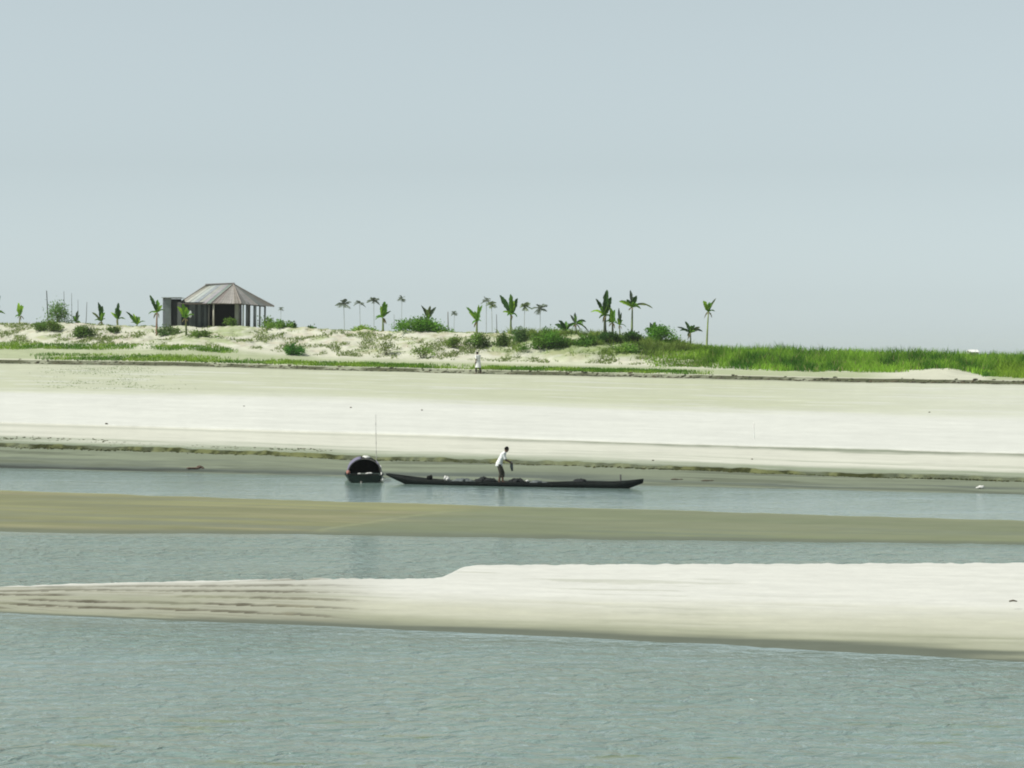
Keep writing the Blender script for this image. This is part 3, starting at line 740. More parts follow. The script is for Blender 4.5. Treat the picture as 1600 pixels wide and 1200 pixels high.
GB = 'shrubs on the earth bank'
def bankY(px, py):
    Ys, Zs = bank_profile(px); yy = HZ + (EYE - Zs[0]) * F / Ys[0]
    k = np.arange(2, 12); return float(np.interp(-py, -yy[k], Ys[0][k]))
def sh(px, py, w, h, Y, label, **k):
    if Y < lip_Y(px): Y = bankY(px, py - 1.5)
    return shrub(px, py, w, h, Y, label, group=GB, **k)
sh(657, 521, 58, 24, lip_Y(657, .8), 'big round bright green bush on the bank top', col=(.115, .255, .028), n=2600, leafsz=.13, stems=9, seed=2)
sh(461, 556, 27, 17, lip_Y(461, -6), 'small dark green rounded bush alone at the foot of the slope', col=(0.064, 0.191, 0.024), n=1400, leafsz=.1, stems=6, seed=3)
sh(603, 556, 15, 32, lip_Y(603, -6), 'thin brownish olive shrub standing up the slope', col=(0.200, 0.258, 0.061), n=420, leafsz=.1, seed=4)
sh(660, 560, 34, 18, lip_Y(660, -5), 'low ragged olive shrub below the round bright bush', col=(0.181, 0.270, 0.061), n=420, leafsz=.1, seed=5)
sh(708, 543, 14, 16, lip_Y(708, -3), 'small olive shrub on the bare slope right of the round bush', col=(0.162, 0.248, 0.049), n=380, seed=6)
sh(746, 544, 30, 20, lip_Y(746, -3), 'wide olive shrub below the banana plant with the open V', col=(0.136, 0.236, 0.043), n=800, seed=7)
sh(785, 544, 16, 20, lip_Y(785, -3), 'dark narrow shrub left below the tallest banana plant', col=(0.100, 0.168, 0.034), n=600, seed=8)
sh(812, 538, 22, 24, lip_Y(812, -1), 'grey green shrub right below the tallest banana plant', col=(0.109, 0.191, 0.055), n=700, seed=9)
sh(857, 548, 58, 30, lip_Y(857, -1.5), 'long dark green bush under the low rounded banana plant', col=(0.100, 0.213, 0.027), n=2600, leafsz=.12, stems=9, seed=10)
sh(918, 544, 30, 18, lip_Y(918, -1.5), 'mid green bush left below the tight banana clump', col=(0.128, 0.258, 0.036), n=900, seed=11)
sh(950, 538, 34, 16, lip_Y(950, -.5), 'dark low bush around the trunks of the tight banana clump', col=(0.054, 0.123, 0.024), n=1100, seed=12)
sh(988, 536, 26, 16, lip_Y(988, -.5), 'dark bush under the banana plant with the arching leaf', col=(0.064, 0.135, 0.027), n=800, seed=13)
sh(1028, 541, 46, 26, lip_Y(1028, 0), 'green thicket of leaves left of the low spreading dark banana plant', col=(0.117, 0.270, 0.031), n=1600, leafsz=.12, stems=8, seed=14)
sh(975, 553, 44, 12, lip_Y(975, -4), 'olive scrub patch on the slope below the arching leaf', col=(0.162, 0.293, 0.049), n=800, seed=15)
sh(75, 519, 42, 16, lip_Y(75, -4), 'grey green bush on the slope near the left edge below the bare stalks', col=(0.154, 0.248, 0.049), n=1100, seed=16)
sh(131, 528, 32, 18, lip_Y(131, -5), 'dark olive bush spilling down the slope left of the slim banana plants', col=(0.109, 0.191, 0.036), n=1000, seed=17)
sh(177, 521, 14, 8, lip_Y(177, -4), 'tiny dark tuft on the slope below the slim banana plant midway to the hut', col=(0.090, 0.158, 0.031), n=300, seed=18)
sh(315, 531, 34, 12, lip_Y(315, -5), 'low brown green bush on the slope in front of the hut door', col=(0.145, 0.225, 0.043), n=700, seed=19)
sh(262, 526, 40, 12, lip_Y(262, -5.5), 'grey green bush at the foot of the grey lean-to', col=(0.136, 0.225, 0.061), n=700, seed=20)
sh(92, 503, 26, 36, lip_Y(92, 1), 'tall scrubby sapling thicket with grey green leaves near the left edge', col=(0.128, 0.225, 0.061), n=1100, leafsz=.11, stems=8, seed=21)
sh(436, 513, 42, 9, lip_Y(436, .5), 'low lime green shrub on the bank top right of the hut', col=(.17, .30, .05), n=700, seed=22)
sh(456, 511, 13, 11, lip_Y(456, 1.5), 'small dark shrub at the right end of the lime green one', col=(0.054, 0.113, 0.024), n=350, seed=23)
sh(419, 512, 16, 20, lip_Y(419, 1), 'grey green sapling against the right side of the hut', col=(0.145, 0.248, 0.061), n=260, seed=24)
sh(565, 520, 30, 7, lip_Y(565, .5), 'flat yellow green shrub on the bank top below the far palms', col=(0.217, 0.336, 0.055), n=380, seed=25)
sh(487, 516, 18, 4, lip_Y(487, .5), 'very low dark tuft on the bank top in the gap right of the hut', col=(0.090, 0.180, 0.036), n=160, seed=26)

def stick(name, px, py0, py1, Y, rad, col, label, cat, group=None, knots=0, tilt=0.0, segs=10, ground=True):
    root = at(px, py0, Y)
    if ground: root.z = bank_z(px, Y) - .1
    top = at(px + tilt, py1, Y)
    mb = MB(); d = top - root; r = random.Random(int(px))
    pts, rr, cc = [], [], []
    n = max(segs, knots * 4)
    for i in range(n + 1):
        t = i / n; pts.append(d * t + Vector((math.sin(t * 5) * .01, 0, 0)))
        k = 1.0
        c = col
        if knots and i % 4 == 0: k = 1.35; c = tuple(x * .5 for x in col)
        rr.append(rad * k * (1.1 - .35 * t)); cc.append(vary(c, r, .15))
    mb.tube(pts, rr, 7, cc)
    o = mb.build(name, M_TRUNK, None, True); o.location = root
    return tag(o, label, cat, group)
GP = 'bare grey stalks by the sapling thicket'
for px, y1, w, lab in [(75, 454, .05, 'dark bare stalk, tallest on the left of the sapling thicket'),
                       (101, 455, .025, 'pale bare stalk rising from the middle of the sapling thicket'),
                       (112, 458, .022, 'pale bare stalk just right of the sapling thicket'),
                       (122, 468, .02, 'thin bare stalk above the small leaning dark banana plant'),
                       (134, 472, .03, 'bare grey stalk farthest right of the sapling thicket')]:
    stick('stalk', px, 505, y1, lip_Y(px, 1.6), w, (.13, .14, .13) if px != 75 else (.06, .07, .06), lab, 'stalk', GP, tilt=(px % 5) - 2)
stick('post', 700, 522, 487, lip_Y(700, 1), .05, (.22, .22, .2), 'short grey wooden post on the bank right of the round bush', 'post')
stick('post', 776, 524, 491, lip_Y(776, 1), .03, (.10, .10, .09), 'thin dark post between the open V banana plant and the tallest one', 'post')
stick('post', 616, 520, 491, lip_Y(616, 1), .018, (.2, .2, .18), 'thin pale post between the upright bright banana plant and the round bush', 'post')
stick('bamboo_pole', 587.5, 716, 648, 116.6, .012, (.50, .49, .45), 'tall jointed bamboo pole stuck in the beach behind the covered boat', 'pole', knots=6)
stick('stake', 1178, 684, 660, 126, .022, (.72, .72, .68), 'pale stake standing alone on the white sand at the right', 'stake')

# ------------------------------------------------------------------ the hut
M_TIN = mat_col('weathered_tin', .55, .4, (1.5, 1.5, 6), .22, .3, .02)
M_BOARD = mat_col('boards', .85, .2, (6, 6, 1.2), .25, .3, .02)
def hut():
    Yh = lip_Y(350, 5.2); zb_ = bank_z(350, lip_Y(350, 2)) - .05
    root = Vector(((350 - 800) / F * Yh, Yh, zb_))
    s = F / Yh
    e = empty('hut', root, 'open sided hut with a hipped grey tin roof on the bank top', 'hut')
    def X(px): return (px - 350) / s
    def Zr(py, Y=0): return EYE - (py - HZ) * (Yh + Y) / F - zb_
    # earth plinth
    pl = MB(); pl.box(X(272), X(424), -3.0, 4.2, -.5, .06, (.42, .41, .35)); pl.build('plinth', M_SAND, e)
    # roof: a ridge and eight eave corners, sheets laid up each face
    ez = Zr(474, -2.8)
    ridge = [Vector((X(322), .3, Zr(445))), Vector((X(364), .3, Zr(443.5)))]
    eave = [Vector((X(277), .2, ez - .02)), Vector((X(336), -2.8, ez)), Vector((X(382), -2.6, ez - .03)), Vector((X(427), .8, ez - .24)),
            Vector((X(424), 2.6, ez - .1)), Vector((X(378), 4.0, ez)), Vector((X(316), 4.0, ez)), Vector((X(282), 2.4, ez))]
    rm = MB(); r = random.Random(4)
    tops = [ridge[0], ridge[1], ridge[1], ridge[1], ridge[1], ridge[1], ridge[0], ridge[0]]
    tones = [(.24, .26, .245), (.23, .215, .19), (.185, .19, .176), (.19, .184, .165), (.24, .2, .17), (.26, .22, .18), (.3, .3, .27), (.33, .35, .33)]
    # hip faces: between eave[i], eave[i+1] with their top points
    for i in range(8):
        a, b = eave[i], eave[(i + 1) % 8]; ta, tb = tops[i], tops[(i + 1) % 8]
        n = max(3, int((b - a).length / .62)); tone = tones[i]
        nrm = (b - a).cross(ta - a).normalized()
        if nrm.z < 0: nrm = -nrm
        for k in range(n):
            t0, t1 = k / n, (k + 1) / n
            c = vary(tone, r, .30); c = (c[0] * 1.08, c[1] * .92, c[2] * .82) if r.random() < .08 else c; lift = nrm * (.012 if k % 2 else .0)
            lo0, lo1 = a.lerp(b, t0), a.lerp(b, t1); hi0, hi1 = ta.lerp(tb, t0), ta.lerp(tb, t1)
            # each sheet: raised seam and ribs
            m = 5; bs = len(rm.v)
            for j in range(m + 1):
                f = j / m; up = nrm * (.03 if j % 2 else 0) + lift
                for q in range(5):
                    h = q / 4
                    rm.v.append(tuple(lo0.lerp(lo1, f).lerp(hi0.lerp(hi1, f), h) + up * (1 - h * .8))); rm.c.append(vary(c, r, .08))
            for j in range(m):
                for q in range(4):
                    k0 = bs + j * 5 + q; rm.f.append((k0, k0 + 5, k0 + 6, k0 + 1))
    roof = rm.build('roof', M_TIN, e)
    sol = roof.modifiers.new('thick', 'SOLIDIFY'); sol.thickness = .03; sol.offset = -1
    cap = MB(); cap.tube([ridge[0] + Vector((-.1, 0, .03)), ridge[1] + Vector((.12, 0, .05))], .07, 7, (.2, .19, .18))
    for i, rg in ((0, 0), (1, 1), (2, 1), (3, 1)):
        cap.tube([ridge[rg] + Vector((0, 0, .03)), eave[i] + Vector((0, 0, .05))], .035, 6, (.27, .24, .21))
    cap.build('ridge_cap', M_TIN, roof)
    # board walls of the closed left part, dark boards with paler ones between
    wm = MB(); x = X(283); k = 0
    while x < X(327):
        w = r.uniform(.17, .3); dk = r.random()
        c = (.012, .017, .016) if dk < .6 else ((.045, .055, .052) if dk < .85 else (.12, .13, .12))
        wm.box(x, x + w - .012, -2.0 - (.0 if k % 2 else .012), -1.94, .06, ez + .12, c); x += w; k += 1
    wm.build('front_wall', M_BOARD, e)
    sw = MB(); sw.box(X(281.5), X(282.6), -1.9, 3.0, .06, ez + .05, (.13, .145, .135)); sw.build('side_wall', M_BOARD, e)
    bw = MB(); bw.box(X(283), X(371), 3.0, 3.06, .06, ez + .2, (.014, .014, .011)); bw.build('back_wall', M_BOARD, e)
    pt = MB(); pt.box(X(368.5), X(377), -.9, -.82, .06, ez + .1, (.42, .43, .35)); pt.build('partition', M_BOARD, e)
    iw = MB(); iw.box(X(371), X(372), -.8, 3.0, .06, ez + .1, (.025, .024, .02)); iw.build('inner_wall', M_BOARD, e)
    fl = MB(); fl.box(X(284), X(421), -2.2, 3.4, .062, .085, (.07, .065, .05)); fl.build('floor', M_SAND, e)
    cl = MB(); cl.box(X(284), X(371), -1.9, 3.0, ez + .05, ez + .08, (.03, .028, .024)); cl.build('ceiling', M_BOARD, e)
    for px, y, w, c in [(338.5, -2.4, .1, (.50, .47, .38)), (331, -2.2, .07, (.12, .12, .1)), (378.5, -2.3, .10, (.10, .10, .09)), (389, -1.7, .13, (.13, .14, .13)), (385, 2.4, .09, (.33, .34, .3)), (399.5, -.9, .15, (.22, .235, .23)), (394, 2.6, .08, (.3, .31, .28)), (412, 1.0, .09, (.28, .3, .3)), (405.5, .1, .08, (.2, .21, .2)), (383.5, -2.0, .07, (.3, .31, .26))]:
        p = MB(); p.tube([(X(px), y, .0), (X(px) + .02, y, Zr(477, y) + .12 + (.12 if px < 390 else -.05))], w * (.72 if px < 380 else .95), 7, vary(c, r, .1)); p.build('post', M_BOARD, e, True)
    b = MB(); b.tube([(X(283), -2.3, ez - .03), (X(380), -2.4, ez - .03), (X(413), .8, ez - .22)], .045, 6, (.12, .10, .08)); b.build('eave_beam', M_BOARD, e)
    # bench at the back of the open room
    return Yh, zb_, X, Zr
Yh, zbh, HX, HZr = hut()
def lean_to():
    root = Vector(((274 - 800) / F * Yh, Yh - .5, zbh)); s = F / Yh
    e = empty('shed', root, 'small flat roofed grey tin lean-to at the left end of the hut', 'shed')
    X = lambda px: (px - 274) / s
    H = EYE - (465 - HZ) * Yh / F - zbh
    m = MB(); n = 6
    for k in range(n):
        a, b = k / n, (k + 1) / n
        m.box(X(258), X(258) + .04, -1.0 + 2.6 * a + .005, -1.0 + 2.6 * b, .0, H - .08, vary((.20, .225, .225), random.Random(k), .15))
    m.build('side_wall', M_TIN, e)
    m = MB()
    for k in range(4): m.box(X(258.8) + .17 * k, X(258.8) + .17 * k + .163, -1.05, -1.0, 0, H - .08, vary((.15, .17, .17), random.Random(k + 9), .2))
    m.build('front_wall', M_TIN, e)
    m = MB(); m.box(X(272), X(281), -.75, -.70, 0, H - .3, (.03, .035, .033)); m.build('door', M_BOARD, e)
    m = MB(); m.box(X(259), X(281), 1.5, 1.56, 0, H - .1, (.10, .11, .11)); m.build('back_wall', M_BOARD, e)
    m = MB()
    for k in range(8): m.box(X(256.5) + .2 * k, X(256.5) + .2 * k + .195, -1.25, 1.8, H - .06 + .012 * (k % 2), H, vary((.30, .33, .31), random.Random(k + 20), .2))
    m.build('roof', M_TIN, e)
lean_to()
sh(361, 511, 14, 17, Yh - 3.6, 'green shrub growing in the open doorway of the hut', col=(0.128, 0.225, 0.036), n=300, seed=31)
# something white hung on the front boards
wb = MB(); wb.lump((0, 0, 0), .17, .05, .28, (.6, .64, .6), 3, 12, 8, .15)
o = wb.build('cloth', M_CLOD, None, True); o.location = at(297, 491, Yh - 2.08); tag(o, 'pale cloth hanging on the dark front boards of the hut', 'cloth')

# distant pale roof just showing over the grass at the right
def far_shed():
    Y = 330.0; root = at(1520, 566, Y); root.z = bank_z(1520, Y)
    e = empty('shed', root, 'far shed whose pale roof just shows over the grass at the right', 'shed')
    H = EYE - (550 - HZ) * Y / F - root.z; w = 16 * Y / F / 2
    m = MB(); m.box(-w * .9, w * .9, -.8, .8, -.1, H - .02, (.3, .3, .27)); m.build('wall', M_BOARD, e)
    m = MB(); a = len(m.v)
    m.v += [(-w, -1.0, H), (w, -1.0, H), (w * .92, 0, H + .3), (-w * .92, 0, H + .3), (w, 1.0, H), (-w, 1.0, H)]; m.c += [(.7, .7, .66)] * 6
    m.f += [(0, 1, 2, 3), (3, 2, 4, 5)]
    ro = m.build('roof', M_TIN, e); q = ro.modifiers.new('thick', 'SOLIDIFY'); q.thickness = .05
far_shed()

# ------------------------------------------------------------------ boats
M_TAR = mat_solid('tarred_wood', (.007, .010, .009), .7, .4, 5, .3, spec=.15)
M_HULLG = mat_solid('green_black_hull', (.006, .016, .011), .7, .4, 4, .3, spec=.2)
M_PLANK = mat_solid('grey_plank', (.16, .155, .14), .8, .3, 6, .3)
M_CLOTHV = mat_solid('violet_sheet', (.15, .14, .20), .75, .3, 5, .3)
M_DARK = mat_solid('matting', (.012, .012, .010), .9, .3, 8, .3, spec=.1)
M_PALE = mat_solid('pale_cloth', (.58, .58, .54), .9, .15, 6, .3)
M_RED = mat_solid('rust_cloth', (.32, .15, .12), .9, .3, 6, .3)
M_GREYNET = mat_solid('grey_net', (.10, .115, .115), .95, .5, 16, .8)
M_BLACKNET = mat_solid('black_net', (.014, .016, .016), .95, .5, 16, .8)

def hull_mesh(name, L, half_w, z_gun, z_keel, mat, parent, n=28, m=9, thick=.04):
    """open hull: half_w(t), z_gun(t), z_keel(t) for t in 0..1 along x from -L/2 to L/2"""
    mb = MB(); 
    for i in range(n + 1):
        t = i / n; x = (t - .5) * L
        w, zg, zk = max(half_w(t), .012), z_gun(t), z_keel(t)
        for k in range(m + 1):
            a = -1 + 2 * k / m
            mb.v.append((x, w * math.copysign(abs(a) ** .75, a), zk + (zg - zk) * abs(a) ** 2.2)); mb.c.append((.1, .1, .1))
    for i in range(n):
        for k in range(m):
            q = i * (m + 1) + k; mb.f.append((q, q + 1, q + m + 2, q + m + 1))
    o = mb.build(name, mat, parent, True)
    s = o.modifiers.new('thick', 'SOLIDIFY'); s.thickness = thick; s.offset = 0
    return o

def long_boat():
    A = at(605, 755, 22400 / (755.5 - HZ)); B = at(1004, 763, 22400 / (763.5 - HZ))
    A.z = B.z = 0
    d = B - A; L = d.length; mid = (A + B) / 2
    e = empty('long_boat', mid, 'long low black wooden boat carrying heaps of net, lying along the shore', 'boat', None, math.atan2(d.y, d.x))
    hw = lambda t: .52 * max(0, math.sin(math.pi * (t * .96 + .02))) ** .5 * (1 if .06 < t < .94 else .8)
    zg = lambda t: .15 + .26 * max(0, (.26 - t) / .26) ** 1.6 + .14 * max(0, (t - .86) / .14) ** 1.7 + .08 * sstep(.6, .8, t)
    zk = lambda t: -.16 + .52 * max(0, (.13 - t) / .13) ** 1.3 + .40 * max(0, (t - .90) / .10) ** 1.1
    h = hull_mesh('hull', L, hw, zg, zk, M_TAR, e, n=44)
    for sgn in (-1, 1):
        m = MB(); m.tube([((t - .5) * L, sgn * max(hw(t), .02), zg(t) + .012) for t in [i / 36 for i in range(37)]], .022, 6, (.05, .05, .05)); m.build('gunwale', M_TAR, e, True)
    for t in (.2, .36, .52, .66, .8):
        w = hw(t) - .02; m = MB(); m.box((t - .5) * L - .11, (t - .5) * L + .11, -w, w, zg(t) - .07, zg(t) - .03, (.1, .1, .1)); m.build('thwart', M_PLANK if t > .6 else M_TAR, e)
    m = MB(); m.box((.405 - .5) * L, (.51 - .5) * L, -.43, .43, .07, .105, (.1, .1, .1)); m.build('deck_board', M_PLANK, e)
    m = MB(); m.tube([((.915 - .5) * L, .06, .12), ((.915 - .5) * L, .06, .56)], .035, 7, (.1, .1, .1)); m.build('mooring_post', M_PLANK, e)
    m = MB(); ts = [.09 + .83 * i / 40 for i in range(41)]
    def inner(t, z): return hw(t) * (max(.0, (z - zk(t)) / (zg(t) - zk(t))) ** (1 / 2.2)) ** .75 - .01
    zf = lambda t: max(.045, zk(t) + .06)
    m.quad_strip([Vector(((t - .5) * L, -inner(t, zf(t)), zf(t))) for t in ts], [Vector(((t - .5) * L, inner(t, zf(t)), zf(t))) for t in ts], [(.1, .1, .1)] * 41)
    fo = m.build('floor_board', M_DARK, e); fs_ = fo.modifiers.new('thick', 'SOLIDIFY'); fs_.thickness = .02
    def place(t, y, z):
        c, s = math.cos(e.rotation_euler.z), math.sin(e.rotation_euler.z); x = (t - .5) * L
        return Vector((mid.x + c * x - s * y, mid.y + s * x + c * y, z))
    rz = e.rotation_euler.z
    def heap(name, t, y, z, rx, ry, h_, mat, lab, cat, seed, nl=7, group=None):
        m = MB(); r = random.Random(seed)
        for k in range(nl):
            a = r.uniform(-1, 1)
            m.lump((a * rx * .7, r.uniform(-1, 1) * ry * .5, h_ * .35 * (1 - abs(a) * .5)), rx * r.uniform(.3, .5), ry * r.uniform(.5, .7), h_ * r.uniform(.45, .75) * (1 - abs(a) * .35), (.1, .1, .1), seed * 7 + k, 12, 8, .35)
        o = m.build(name, mat, None, True); o.location = place(t, y, z); o.rotation_euler.z = rz
        return tag(o, lab, cat, group)
    GN = 'heaps of fishing net in the long boat'
    heap('net_heap', .395, 0, .12, .42, .36, .28, M_BLACKNET, 'black heap of net just left of the man standing in the long boat', 'fishing net', 1, 9, GN)
    heap('net_heap', .30, 0, .09, .45, .36, .20, M_GREYNET, 'grey heap of net in the left half of the long boat', 'fishing net', 2, 9, GN)
    heap('net_heap', .515, .04, .12, .30, .34, .25, M_BLACKNET, 'black heap of net just right of the man standing in the long boat', 'fishing net', 3, 7, GN)
    heap('net_heap', .60, 0, .10, .40, .34, .16, M_GREYNET, 'low grey heap of net right of the middle of the long boat', 'fishing net', 4, 7, GN)
    heap('net_heap', .76, 0, .12, .40, .34, .26, M_BLACKNET, 'black heap of net near the right end of the long boat', 'fishing net', 6, 8, GN)
    heap('bundle', .235, .05, .20, .2, .2, .16, M_PALE, 'small pale bundle near the raised left prow of the long boat', 'bundle', 5, 4)
    heap('bundle', .565, -.16, .2, .15, .13, .09, M_PALE, 'flat pale bundle in the long boat a step right of the man', 'bundle', 8, 3)
    heap('bundle', .175, .0, .22, .16, .16, .18, M_DARK, 'small dark bundle high on the left prow of the long boat', 'bundle', 9, 4)
    return place, rz, zg
boat_at, boat_rz, boat_zg = long_boat()

def covered_boat():
    Yb = 22400 / (754.5 - HZ)
    root = at(570, 754.5, Yb); root.z = -.1
    e = empty('covered_boat', root, 'dark green wooden boat with a rounded cabin hood, seen end on at the shore', 'boat', None, R(94))
    L = 5.6
    # local x runs away from the camera; bow end at x=0
    sub = L / 2
    hw = lambda t: .72 + .10 * math.sin(math.pi * min(1, t * 1.2)) - .45 * max(0, (t - .75) / .25) ** 2
    zg = lambda t: .36 + .06 * (1 - t) - .05 * math.sin(math.pi * t) + .25 * max(0, (t - .8) / .2) ** 2
    zk = lambda t: -.12 + .1 * max(0, (t - .8) / .2)
    h = hull_mesh('hull', L, hw, zg, zk, M_HULLG, e, n=24, m=12); h.location.x = sub
    m = MB()   # end board facing the river
    w0 = hw(0); pts = []
    for k in range(13):
        a = -1 + 2 * k / 12; pts.append((w0 * math.copysign(abs(a) ** .75, a), zk(0) + (zg(0) - zk(0)) * abs(a) ** 2.2))
    b = len(m.v)
    for x in (-.03, .04):
        for (y, z) in pts: m.v.append((x, y * .995, z)); m.c.append((.1, .1, .1))
        m.v.append((x, 0, zg(0) + .0)); m.c.append((.1, .1, .1))
    n = 13
    for k in range(12):
        m.f.append((b + k, b + k + 1, b + n)); m.f.append((b + n + 1 + k + 1, b + n + 1 + k, b + 2 * n + 1)); m.f.append((b + k, b + n + 1 + k, b + n + 2 + k, b + k + 1))
    m.f.append((b, b + n, b + 2 * n + 1, b + n + 1)); m.f.append((b + 12, b + n + 13, b + 2 * n + 1, b + n))
    m.build('end_board', M_HULLG, e)
    for sgn in (-1, 1):
        m = MB(); m.tube([(t * L, sgn * hw(t), zg(t) + .015) for t in [i / 20 for i in range(21)]], .03, 6, (.1, .1, .1)); m.build('gunwale', M_HULLG, e, True)
    m = MB(); m.tube([(-.05, .16, -.1), (-.05, .15, .17)], .045, 7, (.1, .1, .1)); m.build('stem_post', M_PLANK, e, True)
    m = MB(); m.box(.1, L * .75, -.66, .66, .18, .21, (.1, .1, .1)); m.build('floor_board', M_DARK, e)
    m = MB(); m.box(.12, .62, -.60, .60, .205, .445, (.1, .1, .1)); m.build('bench', M_DARK, e)
    # hood: matting arch with a violet sheet over it
    def arch(x, rw, zt, n=16): return [(x, -rw * math.cos(math.pi * k / n), .36 + (zt - .36) * math.sin(math.pi * k / n) ** .8) for k in range(n + 1)]
    def shell(name, x0, x1, rw, zt, mat, k0, k1, parent, th=.02):
        m = MB(); xs = [x0 + (x1 - x0) * i / 6 for i in range(7)]; r = random.Random(3)
        for x in xs:
            for p in arch(x, rw * (1 + .012 * math.sin(x * 9)), zt * (1 + .01 * math.sin(x * 7)))[k0:k1 + 1]: m.v.append(p); m.c.append((.1, .1, .1))
        w = k1 - k0 + 1
        for i in range(6):
            for k in range(w - 1): q = i * w + k; m.f.append((q, q + 1, q + w + 1, q + w))
        o = m.build(name, mat, parent, True); s = o.modifiers.new('thick', 'SOLIDIFY'); s.thickness = th; return o
    hood = shell('hood', .45, 3.4, .70, 1.08, M_DARK, 0, 16, e)
    shell('sheet', .40, 3.2, .735, 1.115, M_CLOTHV, 9, 16, e, .015)
    shell('sheet', .42, 3.2, .735, 1.115, M_CLOTHV, 0, 4, e, .015)
    bk = MB(); pr = arch(3.35, .69, 1.07); bk.v += pr + [(3.35, 0, .36)]; bk.c += [(.1, .1, .1)] * (len(pr) + 1)
    for k in range(len(pr) - 1): bk.f.append((k, k + 1, len(pr)))
    bo = bk.build('hood_curtain', M_DARK, e); s_ = bo.modifiers.new('thick', 'SOLIDIFY'); s_.thickness = .03
    hp = MB(); hp.tube(arch(.42, .715, 1.10, 20), .018, 6, (.1, .1, .1)); hp.build('hoop', M_PLANK, e, True)
    m = MB(); m.tube([(.1, -.66, .42), (.3, -.70, .92), (.4, -.62, 1.0)], .02, 6, (.1, .1, .1)); 
    # loose things in and on the boat, each its own
    c, s = math.cos(R(94)), math.sin(R(94))
    def place(x, y, z): return Vector((root.x + c * x - s * y, root.y + s * x + c * y, z + root.z))
    def lumpy(name, x, y, z, rx, ry, rz_, mat, lab, cat, seed, n=3):
        m = MB(); r = random.Random(seed)
        for k in range(n): m.lump((r.uniform(-.4, .4) * rx, r.uniform(-.5, .5) * ry, r.uniform(-.2, .3) * rz_), rx * .7, ry * .65, rz_ * .7, (.1, .1, .1), seed + k, 12, 8, .2)
        o = m.build(name, mat, None, True); o.location = place(x, y, z); o.rotation_euler.z = R(94); return tag(o, lab, cat)
    lumpy('bundle', .25, .70, .52, .2, .13, .12, M_RED, 'rust red cloth bundle hung over the left side of the covered boat', 'bundle', 11)
    lumpy('pillow', .3, -.18, .485, .12, .17, .05, M_PALE, 'pale pillow lying in the mouth of the covered boat hood', 'pillow', 21)
    lumpy('cloth', .32, .24, .48, .08, .07, .04, M_PALE, 'small pale cloth left of the pillow in the covered boat', 'cloth', 31)
    lumpy('cloth', .9, -.05, 1.16, .3, .22, .07, M_PALE, 'whitish cloth lying over the top of the covered boat hood', 'cloth', 41)
    ob = MB(); ob.tube([(0, 0, 0), (.4, 0.06, .22), (.9, .1, .6)], [.045, .03, .025], 7, (.1, .1, .1)); bl = ob.build('oar', M_PALE, None, True)
    bl.location = place(-.1, -.78, .20); bl.rotation_euler.z = R(94); tag(bl, 'pale oar leaning on the right side of the covered boat', 'oar')
covered_boat()

# ------------------------------------------------------------------ people
M_SKIN = mat_solid('brown_skin', (.13, .075, .048), .6, .12, 10)
M_SHIRT = mat_solid('white_shirt', (.70, .70, .68), .9, .06, 9, .3)
M_TROU = mat_solid('dark_trousers', (.060, .055, .040), .9, .3, 9, .3)
M_HAIR = mat_solid('black_hair', (.006, .006, .006), .9, .3, 30, .3, spec=.05)
M_EYE = mat_solid('eye', (.02, .015, .012), .2, .1, 9)

def solid_mesh(name, verts, radii, edges, voxel, extra=None, flat=(), smooth=3):
    """one continuous skin grown over a chain of joints: tapered limbs joined at the joints, then fused"""
    bm = bmesh.new()
    rad = [(r, r) if not hasattr(r, '__len__') else r for r in radii]
    Vs = [Vector(v) for v in verts]
    for i, (p, (ra, rb)) in enumerate(zip(Vs, rad)):
        if i in flat: continue
        bmesh.ops.create_uvsphere(bm, u_segments=16, v_segments=10, radius=1.0, matrix=Matrix.Translation(p) @ Matrix.Diagonal((rb, ra, min(ra, rb), 1)))
    for a, b in edges:
        pa, pb = Vs[a], Vs[b]; d = (pb - pa)
        if d.length < 1e-4: continue
        d.normalize()
        lat = Vector((0, 1, 0)) - d * d.y
        if lat.length < .2: lat = Vector((1, 0, 0)) - d * d.x
        lat.normalize(); dep = d.cross(lat)
        n = 16; rows = []
        for p, (ra, rb) in ((pa, rad[a]), (pb, rad[b])):
            rows.append([bm.verts.new(p + lat * ra * math.cos(2 * math.pi * k / n) + dep * rb * math.sin(2 * math.pi * k / n)) for k in range(n)])
        fs = [bm.faces.new((rows[0][k], rows[0][(k + 1) % n], rows[1][(k + 1) % n], rows[1][k])) for k in range(n)]
        fs += [bm.faces.new(rows[0][::-1]), bm.faces.new(rows[1])]
    if extra: extra(bm)
    bmesh.ops.recalc_face_normals(bm, faces=bm.faces)
    me = bpy.data.meshes.new(name); bm.to_mesh(me); bm.free()
    o = bpy.data.objects.new(name, me); COL.objects.link(o)
    rm = o.modifiers.new('rm', 'REMESH'); rm.mode = 'VOXEL'; rm.voxel_size = voxel
    sm = o.modifiers.new('sm', 'SMOOTH'); sm.factor = .5; sm.iterations = smooth
    dg = bpy.context.evaluated_depsgraph_get(); m2 = bpy.data.meshes.new_from_object(o.evaluated_get(dg))
    bpy.data.objects.remove(o); m2.name = name; m2.materials.clear()
    return m2

